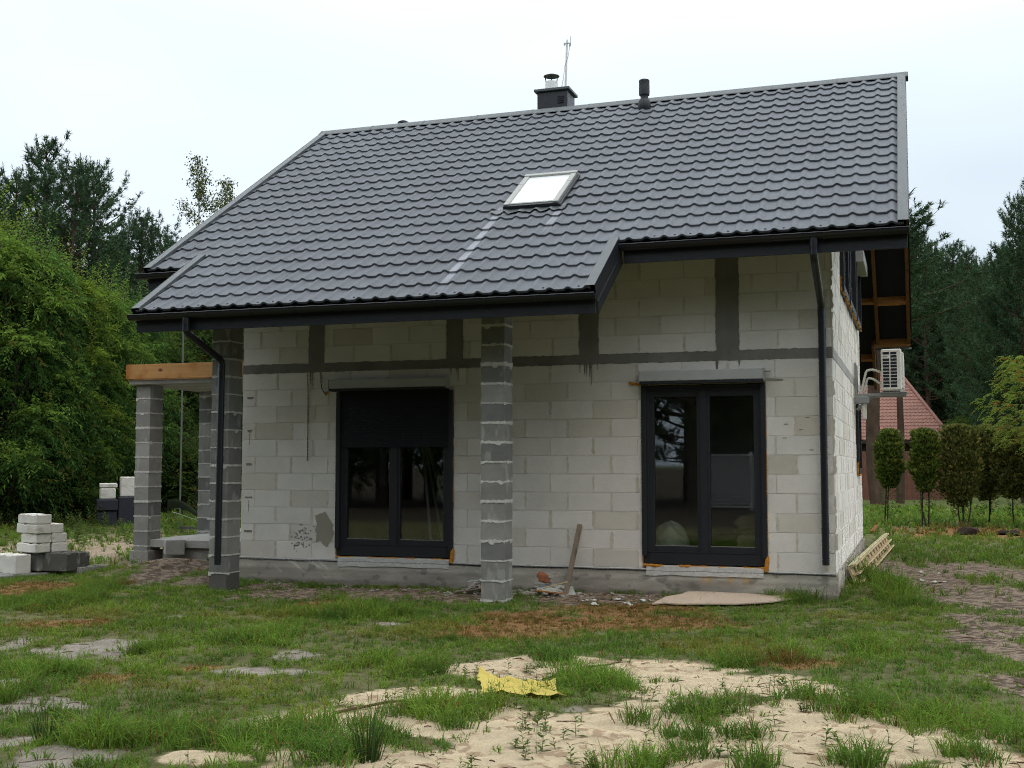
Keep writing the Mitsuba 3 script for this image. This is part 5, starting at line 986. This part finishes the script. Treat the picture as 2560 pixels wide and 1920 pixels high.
put_block('aerated_block', at(-.015, .0, zb + .726), A0 + 27, .24, .58, .145, 'pile_aac', 'topmost white block of the stack', 'aerated concrete block', G_AAC, seed=10)
hb = MB(); hz0 = -.33                                   # an open hollow block lying beside the stack
for x0, x1, y0, y1 in ((0, .50, 0, .03), (0, .50, .21, .24), (0, .03, .03, .21), (.235, .265, .03, .21), (.47, .50, .03, .21)): hb.bevel(x0, x1, y0, y1, 0, .12, .004, rotz((*(P0 + ra * .55 - rb * .32), hz0 + .0), aR + 10))
hb.box(.02, .48, .02, .22, .0, .02, rotz((*(P0 + ra * .55 - rb * .32), hz0), aR + 10))
add('hollow_block', mikit.ply(hb.mesh(), 'concrete_block_1'), label='flat hollow block with two open chambers lying right of the stack', cat='concrete block')
put_block('step_block', (-10.36, 1.10, -.11), 40, .30, .34, .245, 'concrete_block_3', 'loose concrete block used as a step at the porch floor', 'concrete block', seed=12)
# dark container stack with white blocks, far behind the porch
def far_box(name, x0, x1, y, dy, z0, z1, key, lab, cat, c=.02, ang=0, parent=None): return add(name, mikit.ply(MB().bevel(x0, x1, 0, dy, z0, z1, c, rotz((0, y, 0), 0)).mesh(), key), parent, lab, cat)
mat('dark_box', (0.025, 0.027, 0.038), .5, .3)
bx = -19.0; by = 10.6; zg = float(height(np.array([bx]), np.array([by]))[0]) - .02
K2 = thing('dark_container', 'dark plastic container standing in the weeds left of the front porch column', 'container')
RM = rotz((bx, by, zg), 40)
def cb(x0, x1, y0, y1, z0, z1, c=.02): return MB().bevel(x0, x1, y0, y1, z0, z1, c, RM).mesh()
add('body', mikit.ply(cb(.42, 1.25, 0, .8, 0, .78), 'dark_box'), K2); add('drawer', mikit.ply(cb(-.10, .40, .02, .7, 0, .42), 'dark_box'), K2); add('lid', mikit.ply(cb(-.12, .41, -.03, .72, .43, .72), 'dark_box'), K2)
for q, (lab, a) in enumerate((('white block standing upright on the dark container', (.47, .84, .1, .6, .785, 1.30)), ('white block beside the upright one on the dark container', (.85, 1.22, .1, .6, .785, 1.33)), ('white slab lying tilted on the dark container lid', (-.05, .40, .1, .5, 1.02, 1.14)), ('small white block under the tilted slab on the dark container', (-.04, .36, .1, .5, .725, 1.01)))):
    add('aerated_block', mikit.ply(cb(*a, .025), 'pile_aac'), label=lab, cat='aerated concrete block')
# a dark curved fairing and white scraps in the weeds between the porch columns
K3 = thing('dumped_fairing', 'dark curved plastic fairing with a white inside dumped behind the porch', 'scrap part')
t = np.linspace(0, 1, 16); u = np.linspace(0, 1, 9); U, Tt = np.meshgrid(u, t, indexing='ij'); FM = rotz((-15.75, 8.75, -.20), 36)
S = np.stack([.05 + 1.25 * Tt, .5 * U * (1 - .3 * Tt), .62 * (1 - Tt) ** .8 * (1 - U ** 2 * .4) + .10 + .10 * np.sin(Tt * 6)], -1); add('shell', mikit.ply(MB().grid(S @ FM[:3, :3].T + FM[:3, 3]).mesh(), mat('tinted_plastic', (.03, .045, .05), .25, .5), smooth=40), K3)
S2 = np.stack([.15 + .95 * Tt, .05 + .35 * U, .40 * (1 - Tt) ** .8 + .08 + .0 * U], -1) + np.array([0, -.06, -.05]); add('lining', mikit.ply(MB().grid(S2 @ FM[:3, :3].T + FM[:3, 3]).mesh(), 'white_enamel', smooth=40), K3)
S3 = np.stack([.3 + .9 * Tt, -.06 + .02 * U, .02 + .07 * U * (1 - Tt * .5)], -1); add('dark_edge', mikit.ply(MB().grid(S3 @ FM[:3, :3].T + FM[:3, 3]).mesh(), 'dark_box', smooth=40), K3)
r = np.random.default_rng(7)
for i in range(5):
    x, y = -14.3 + .18 * i + r.uniform(-.1, .1), 9.5 + .22 * i; put_block('scrap_piece', (x, y, -.26), r.uniform(0, 90), r.uniform(.15, .35), r.uniform(.1, .2), r.uniform(.05, .14), ('white_enamel', 'dark_box')[i % 2], ('white scrap piece beside the dumped fairing', 'dark scrap piece beside the dumped fairing')[i % 2], 'scrap', 'scrap pieces behind the porch', .008, 40 + i)
pz = MB().tube([(-16.65, 10.64, -.4), (-16.65, 10.64, 5.2)], .022, 8); add('utility_post', mikit.ply(pz.mesh(), 'post_grey', smooth=40), label='thin pale post standing behind the porch', cat='post')
# along the front wall
def hz_(x, y): return float(height(np.array([float(x)]), np.array([float(y)]))[0])
ang = np.linspace(0, 2 * np.pi, 60)[:-1]; cb_ = Polygon([(-2.02, -1.22), (-1.9, -1.12), (-1.72, -1.18), (-1.1, -.98), (-.72, -.66), (-.40, -.16), (-.55, -.075), (-1.4, -.07), (-1.80, -.08), (-1.84, -.35), (-1.98, -.6)]).buffer(.006)
cg = trimesh.creation.extrude_polygon(cb_, .014, engine='earcut'); v, f = trimesh.remesh.subdivide_to_size(cg.vertices, cg.faces, .12); v = v.copy(); v[:, 2] += -.295 + .006 * np.sin(v[:, 0] * 3) + .03 * (v[:, 1] + .5)
add('chipboard_sheet', mikit.ply(trimesh.Trimesh(v, f, process=False), 'chipboard', smooth=30), label='tan chipboard sheet lying on the ground under the right window', cat='board')
pm = MB().bevel(-.031, .031, -.02, .02, 0, 1.0, .004); v = pm.mesh().vertices.copy(); a0, a1 = np.array([-3.315, -.44, -.36]), np.array([-3.225, -.035, .545]); ax = a1 - a0; sx = unit(np.cross(ax, [0, -1, .4])); sy = unit(np.cross(ax, sx))
add('leaning_plank', mikit.ply(trimesh.Trimesh(a0 + v[:, 2:] * ax + v[:, :1] * sx + v[:, 1:2] * sy, pm.mesh().faces, process=False), 'post_wood'), label='weathered plank leaning against the front wall', cat='plank')
r = np.random.default_rng(15)
def shard(lab, cat, o, size, key, seed, group=None, tilt=(20, 30), flat=.2, name='brick_fragment'):
    g = np.random.default_rng(seed); p = g.normal(0, 1, (26, 3)); p = unit(p) * np.array([1, .8, flat]) * size; h = trimesh.convex.convex_hull(p); m = trimesh.transformations.euler_matrix(*np.radians([tilt[0], tilt[1], g.uniform(0, 180)])); h.apply_transform(m); h.apply_translation(o); return add(name, mikit.ply(h, key), label=lab, cat=cat, group=group)
mat('terracotta', lambda p, n, uv: mi.Color3f(.27, .11, .055) * (.7 + .6 * fbm(p.x * 18, p.y * 18, p.z * 18, 3)), .85, .15)
mat('pale_sheet', lambda p, n, uv: mi.Color3f(.40, .42, .38) * (.8 + .4 * fbm(p.x * 9, p.y * 9, p.z * 9, 3)), .7, .2)
shard('reddish-brown brick fragment right behind the middle column', 'brick fragment', (-3.60, -.44, -.115), .105, 'terracotta', 3, tilt=(50, 20), flat=.55)
sh_ = MB().bevel(-.25, .25, -.16, .16, 0, .012, .003, frame((-3.47, -.35, -.27), unit(np.array([.9, .4, -.12])), unit(np.array([-.4, .9, .25])), unit(np.array([.0, -.25, 1])))); add('broken_sheet', mikit.ply(sh_.mesh(), 'pale_sheet'), label='pale broken board sheet on the rubble right of the middle column', cat='board')
for i, (x, y, dx, dz, key, lab) in enumerate(((-4.33, -.8, .16, .02, 'pale_sheet', 'short pale batten in front of the rubble left of the middle column'), (-3.35, -.75, .14, .04, 'pallet_wood', 'short pale slat on the ground between middle column and leaning plank'), (-4.28, -.55, .20, .14, 'purlin_wood', 'thin wood slat sticking up left of the middle column'), (-4.38, -.6, .24, .10, 'pallet_wood', 'pale wood slat lying on the rubble left of the middle column'), (-4.5, -.68, .22, .03, 'post_wood', 'dark wood slat at the left end of the rubble'), (-3.45, -.62, .18, -.02, 'purlin_wood', 'brown slat lying on the rubble right of the middle column'))):
    add('wood_slat', mikit.ply(MB().bevel(-1, 1, -.025, .025, -.008, .008, .003, frame((x, y, -.28 + .035 * max(0, 4 - i)), (dx, .05, dz), unit(np.array([-.1, 1, 0])), unit(np.array([-dz, 0, dx])))).mesh(), key), label=lab, cat='slat')
rb_ = MB(); wc = []
for _ in range(260):
    t = r.random(); x = r.choice([r.normal(-4.4, .30), r.normal(-3.45, .25), r.uniform(-8.2, -.3)], p=(.36, .24, .40)); y = -.14 - abs(r.normal(0, .32)); s = r.uniform(.010, .04) * (1.5 if abs(x + 4.3) < .4 else 1)
    if -4.12 < x < -3.78 and -1.42 < y < -1.08: continue
    h = trimesh.convex.convex_hull(unit(r.normal(0, 1, (10, 3))) * s * np.array([1, .8, .5])); h.apply_translation((x, y, hz_(x, y) + s * .2)); rb_.put(h.vertices, h.faces)
for _ in range(120):
    c = (-3.57, -.40, .24) if r.random() < .5 else (-4.42, -.45, .20); d = r.normal(0, .17, 2); z = -.33 + c[2] * math.exp(-(d @ d) / .035) * r.uniform(.2, 1); x, y = c[0] + d[0], min(c[1] + d[1], -.08)
    if -4.12 < x < -3.78 and y < -1.0: continue
    h = trimesh.convex.convex_hull(unit(r.normal(0, 1, (11, 3))) * r.uniform(.025, .07) * np.array([1, .8, .5])); h.apply_translation((x, y, z)); rb_.put(h.vertices, h.faces)
add('rubble', mikit.ply(rb_.mesh(), mat('rubble_bits', lambda p, n, uv: mix((.46, .44, .40), (.23, .19, .16), noise(p.x * 13, p.y * 13, p.z * 5)), .9, .1)), label='small pale rubble bits strewn along the foot of the front wall', cat='rubble', kind='stuff')
fs_ = MB()
for i, (x, y) in enumerate(((-2.9, -1.0), (-2.55, -.8), (-2.35, -1.15), (-2.2, -.9), (-2.7, -1.3), (1.0, 3.1), (1.15, 2.9), (1.1, 4.2))):
    for _ in range(4):
        s = r.uniform(.02, .055); h = trimesh.convex.convex_hull(unit(r.normal(0, 1, (9, 3))) * s * np.array([1, .8, .4])); h.apply_translation((x + r.normal(0, .06), y + r.normal(0, .06), hz_(x, y) + .02)); fs_.put(h.vertices, h.faces)
add('plaster_bit', mikit.ply(fs_.mesh(), 'white_mortar'), label='white plaster bits lying in the grass near the wall', cat='rubble', kind='stuff')
# the yellow plastic sheet on the sand
n, m_ = 46, 30; U, V = np.meshgrid(np.linspace(0, 1, n), np.linspace(0, 1, m_), indexing='ij')
c0, c1, c2, c3 = np.array([-2.06, -6.86]), np.array([-1.42, -6.90]), np.array([-1.66, -6.38]), np.array([-2.30, -6.30])
XY = (c0 * ((1 - U) * (1 - V))[..., None] + c1 * (U * (1 - V))[..., None] + c2 * (U * V)[..., None] + c3 * ((1 - U) * V)[..., None])
q = np.stack([U * 3, V * 3, U * 0], -1); XY = XY + .09 * (np.stack([meshkit.fbm(q, 3, 1), meshkit.fbm(q, 3, 2)], -1) - .5)
fold = meshkit.fbm(np.stack([U * 4 + V * 2.5, V * 3.2 - U * 1.2, U * 0], -1), 3, 6); rid = np.abs(np.sin((U * 2.1 + V * 1.3 + .5 * fold) * 4.2)); Z_ = height(XY[..., 0], XY[..., 1]) + .015 + .030 * (1 - rid) ** 2.0 * (.4 + fold) + .03 * fold + .055 * np.exp(-((U - .02) / .13) ** 2 - ((V - .9) / .3) ** 2)
scene['yellow_film'] = {'type': 'principledthin', 'base_color': rgb(.74, .60, .17), 'roughness': .35, 'spec_trans': 0.0, 'diff_trans': .5, 'eta': 1.45}
add('plastic_sheet', mikit.ply(MB().grid(np.concatenate([XY, Z_[..., None]], -1)).mesh(), 'yellow_film', smooth=True), label='crumpled yellow plastic sheet lying on the sand', cat='plastic sheet')
# slatted crate leaning by the right gable
PL = thing('slatted_crate', 'long low slatted wooden panel leaning along the foot of the right gable wall', 'pallet')
N0, F0, DN = np.array([.085, 1.3, -.015]), np.array([.36, 8.5, .015]), np.array([.10, -.05, -.225]); axl = F0 - N0; nrm = unit(np.cross(axl, DN))
for i in range(13):
    o = N0 + axl * (i / 12.4); w = axl / 12.4 * .60; add('slat', mikit.ply(MB().bevel(0, 1, 0, 1, 0, .035, .004, frame(o, w, DN * (.94 + .08 * math.sin(i * 2.3)), nrm)).mesh(), 'pallet_wood'), PL)
for a, o_ in ((.0, -.05), (.48, -.05), (.93, -.05)): add('rail', mikit.ply(MB().bevel(0, 1, a, a + .09, -.09, -.002, .004, frame(N0, axl, DN, nrm)).mesh(), 'pallet_wood'), PL)
add('foam_edge', mikit.ply(MB().bevel(0, 1, -.07, -.005, -.06, .03, .01, frame(N0, axl, DN, nrm)).mesh(), mat('pale_foam', (.50, .47, .30), .8, .1)), PL)
add('plank', mikit.ply(MB().bevel(0, 1.0, -.04, .04, 0, .02, .004, frame((.20, 6.6, .16), (.05, 1.0, .06), (.9, -.2, .2), (0, 0, 1))).mesh(), 'terracotta'), label='reddish plank behind the slatted panel', cat='plank')
for i, (x, y, s) in enumerate(((2.10, 15.2, .30), (2.9, 15.5, .16), (3.1, 15.2, .18))):
    shard(('large dark clod of earth in the grass before the third thuja', 'small dark clod of earth near the right edge, left one', 'small dark clod of earth near the right edge, right one')[i], 'clod', (x, y, hz_(x, y) + .05), s, mat('clod_earth', (.035, .025, .02), .95, .1) if i == 0 else 'clod_earth', 60 + i, 'earth clods before the thujas', (0, 0), .5, 'earth_clod')
# ---------------------------------------------------------------- inside the rooms
sf = thing('armchair', 'beige armchair corner behind the right pane of the right window', 'armchair')
mat('beige_cloth', lambda p, n, uv: mi.Color3f(.24, .20, .13) * (.8 + .3 * noise(p.x * 60, p.y * 60, p.z * 60)), .95, .1)
add('seat', mikit.ply(MB().bevel(-1.26, -.45, .42, 1.1, .06, .42, .04).mesh(), 'beige_cloth', smooth=40), sf); add('cushion', mikit.ply(MB().bevel(-1.30, -.42, .38, 1.12, .43, .66, .08).mesh(), 'beige_cloth', smooth=40), sf)
t = np.linspace(0, 1, 14); a = np.linspace(0, 2 * np.pi, 25); Tt, A = np.meshgrid(t, a, indexing='ij'); rr = .28 * np.sqrt(np.clip(1 - Tt ** 2.6, 0, 1)) * (1 + .45 * (meshkit.fbm(np.stack([np.cos(A) * 2, np.sin(A) * 2, Tt * 3], -1), 3, 2) - .5)); bg = np.stack([-2.12 + rr * np.cos(A), .42 + rr * np.sin(A) * .7, .05 + .50 * Tt + .05 * np.sin(A * 3) * Tt], -1)
add('plastic_bag', mikit.ply(MB().grid(bg).mesh(), mat('bag_film', (.30, .30, .27), .4, .4), smooth=True), label='pale plastic bag standing inside behind the right window', cat='bag')
ld = thing('step_ladder', 'step ladder standing inside behind the left window', 'ladder')
for i, (x0, y0, x1, y1) in enumerate(((-5.75, 1.5, -5.95, 1.15), (-5.35, 1.5, -5.95, 1.15), (-5.7, .9, -5.95, 1.1), (-5.3, .9, -5.9, 1.1))): add('rail', mikit.ply(MB().tube([(x0, y0, .03), (x1, y1, 1.75)], .022, 6).mesh(), 'alu_box'), ld)
for i in range(5): add('step', mikit.ply(MB().box(-5.78 + .02 * i, -5.32 - .08 * i, 1.45 - .05 * i, 1.53 - .05 * i, .3 + .3 * i, .33 + .3 * i).mesh(), 'alu_box'), ld)
# ---------------------------------------------------------------- neighbours
NB = thing('neighbour_house', 'neighbour house with a red tiled hip roof behind the thujas', 'house')
ex0, ex1, ez, ey, rise, runx, runy = -9.0, 3.15, 2.95, 61.8, 4.6, 3.1, 5.4
add('wall', mikit.ply(MB().box(ex0 + .5, ex1 - .5, ey + .6, ey + 10, -.6, ez - .12).mesh(), mat('dark_wall', (.05, .04, .035), .9, .1)), NB)
NR = 21; rows = []
for i in range(NR + 1):
    for e in (0, 1):
        if i == NR and e: continue
        f = i / NR; fz = f - (0.0 if e == 0 else 0); xx = np.linspace(ex0 + runx * f, ex1 - runx * f, 301); wv = .035 * np.maximum(0, np.cos(xx / .235 * 2 * np.pi)); rows.append(np.stack([xx, ey + runy * f + 0 * xx - (0 if e == 0 else .0), ez + rise * f + wv + (.05 if e == 1 else 0.0) - .05], 1))
RT = np.array(rows); mat('red_tile', lambda p, n, uv: mi.Color3f(.27, .125, .092) * (.75 + .4 * fbm(p.x * 2, p.y * 2, p.z * 2, 3)), .5, .4)
nr = add('roof', mikit.ply(MB().put([(ex0, ey, ez - .05), (ex1, ey, ez - .05), (ex1 - runx, ey + runy, ez + rise - .06), (ex0 + runx, ey + runy, ez + rise - .06), (ex0, ey + 2 * runy, ez - .05), (ex1, ey + 2 * runy, ez - .05)], [[1, 5, 2], [0, 3, 4], [4, 3, 2], [4, 2, 5], [0, 1, 5], [0, 5, 4]]).mesh(), 'red_tile'), NB)
add('roof_tiles', mikit.ply(MB().grid(RT).mesh(), 'red_tile'), nr, kind='stuff')
add('hip_cap', mikit.ply(MB().tube([(ex1 + .03, ey - .03, ez + .02), (ex1 - runx, ey + runy, ez + rise + .05)], .10, 8).mesh(), 'red_tile'), nr)
add('eave_board', mikit.ply(MB().box(ex0, ex1, ey - .02, ey + .03, ez - .26, ez - .07).mesh(), 'dark_wall'), nr)
mat('red_fence', lambda p, n, uv: mi.Color3f(.21, .088, .058) * (.8 + .35 * fbm(p.x * 1.5, p.y, p.z * 2, 3)), .5, .35)
FN = thing('metal_fence', 'rust-red ribbed metal fence in front of the neighbour house', 'fence')
fx = np.arange(-14, 2.9, .05); prof = .035 * (np.abs(((fx / .25) % 1) - .5) < .28)
for k, (a, b) in enumerate(((-14, -9), (-9, -4), (-4, -1.0), (-1.0, 2.85))):
    mk = (fx >= a - .03) & (fx <= b + .03); xq = fx[mk]; yq = 45.4 + .34 * xq - prof[mk]; add('panel', mikit.ply(MB().grid(np.array([np.stack([xq, yq, xq * 0 + zz], 1) for zz in (-.40, 2.02)])).mesh(), 'red_fence'), FN); add('post', mikit.ply(MB().bevel(b - .05, b + .05, 45.42 + .34 * b, 45.52 + .34 * b, -.5, 2.06, .01).mesh(), 'red_fence'), FN)
# ---------------------------------------------------------------- behind the viewer: only mirrored in the windows
r = np.random.default_rng(33)
tm_, cm_, cc = pine(150, 12.0, 2.6, 1.2, 4, 1.15); cv = cm_.vertices.reshape(-1, 3, 3); cv = cv.mean(1, keepdims=True) + (cv - cv.mean(1, keepdims=True)) * 2.0; variant('pine_e', tm_, 'pine_bark', trimesh.Trimesh(cv.reshape(-1, 3), cm_.faces, process=False), 'needle', cc)
for i in range(46):
    x = -52 + i * 2.15 + r.uniform(-.7, .7); y = -31 - 4.5 * (i % 3) - r.uniform(0, 2) + min(abs(x + 4), 40) * .22; s = r.uniform(1.3, 1.6)
    plant_tree('pine_tree', 'pine_e', x, y, s * 1.05, r.uniform(0, 360), 'pine across the yard, only mirrored in the windows', 'pine tree', 'pines mirrored in the windows', sz=s)
for i in range(22):
    x = -48 + i * 4.4 + r.uniform(-1, 1); y = -29 - r.uniform(0, 3) + min(abs(x + 4), 40) * .2
    if -9 < x < -2: continue
    plant_tree('leafy_tree', DARKV[i % 2], x, y, 1.4, r.uniform(0, 360), 'leafy tree across the yard, only mirrored in the windows', 'tree', 'leafy trees mirrored in the windows')
WF = thing('white_fence', 'white slatted fence mirrored in the right pane of the right window', 'fence')
for i in range(17): add('slat', mikit.ply(MB().bevel(-6.5, -3.2, -29.55, -29.5, -.25 + i * .12, -.18 + i * .12, .006).mesh(), 'alu_box'), WF)
for x in (-6.5, -4.85, -3.2): add('post', mikit.ply(MB().bevel(x - .05, x + .05, -29.66, -29.56, -.5, 1.82, .006).mesh(), 'light_steel'), WF)
WH = thing('white_house', 'white house wall mirrored above the white fence', 'house'); add('wall', mikit.ply(MB().box(-9.0, -5.6, -47, -41, -.5, 3.4).mesh(), AAC[0]), WH); add('roof', mikit.ply(MB().put([(-9.5, -47.5, 3.4), (-5.1, -47.5, 3.4), (-5.1, -40.5, 3.4), (-9.5, -40.5, 3.4), (-9.5, -44, 6), (-5.1, -44, 6)], [[0, 1, 5], [0, 5, 4], [2, 3, 4], [2, 4, 5], [1, 2, 5], [3, 0, 4], [0, 3, 2], [0, 2, 1]]).mesh(), 'dark_wall'), WH)
BT = np.stack(np.meshgrid(np.linspace(-1, 1, 14), np.linspace(-1, 1, 12), indexing='ij'), -1); BZ = 1.25 * (1 - np.abs(BT[..., 0]) ** 3) * (1 - np.abs(BT[..., 1]) ** 3) + .1 * meshkit.fbm(np.concatenate([BT * 2, BT[..., :1] * 0], -1), 3, 4)
add('blue_tarpaulin', mikit.ply(MB().grid(np.stack([-8.9 + 1.0 * BT[..., 0], -24 + .9 * BT[..., 1], BZ - .4], -1)).mesh(), mat('blue_tarp', (.06, .17, .42), .4, .4), smooth=True), label='blue tarpaulin mirrored in the left pane of the right window', cat='tarpaulin')
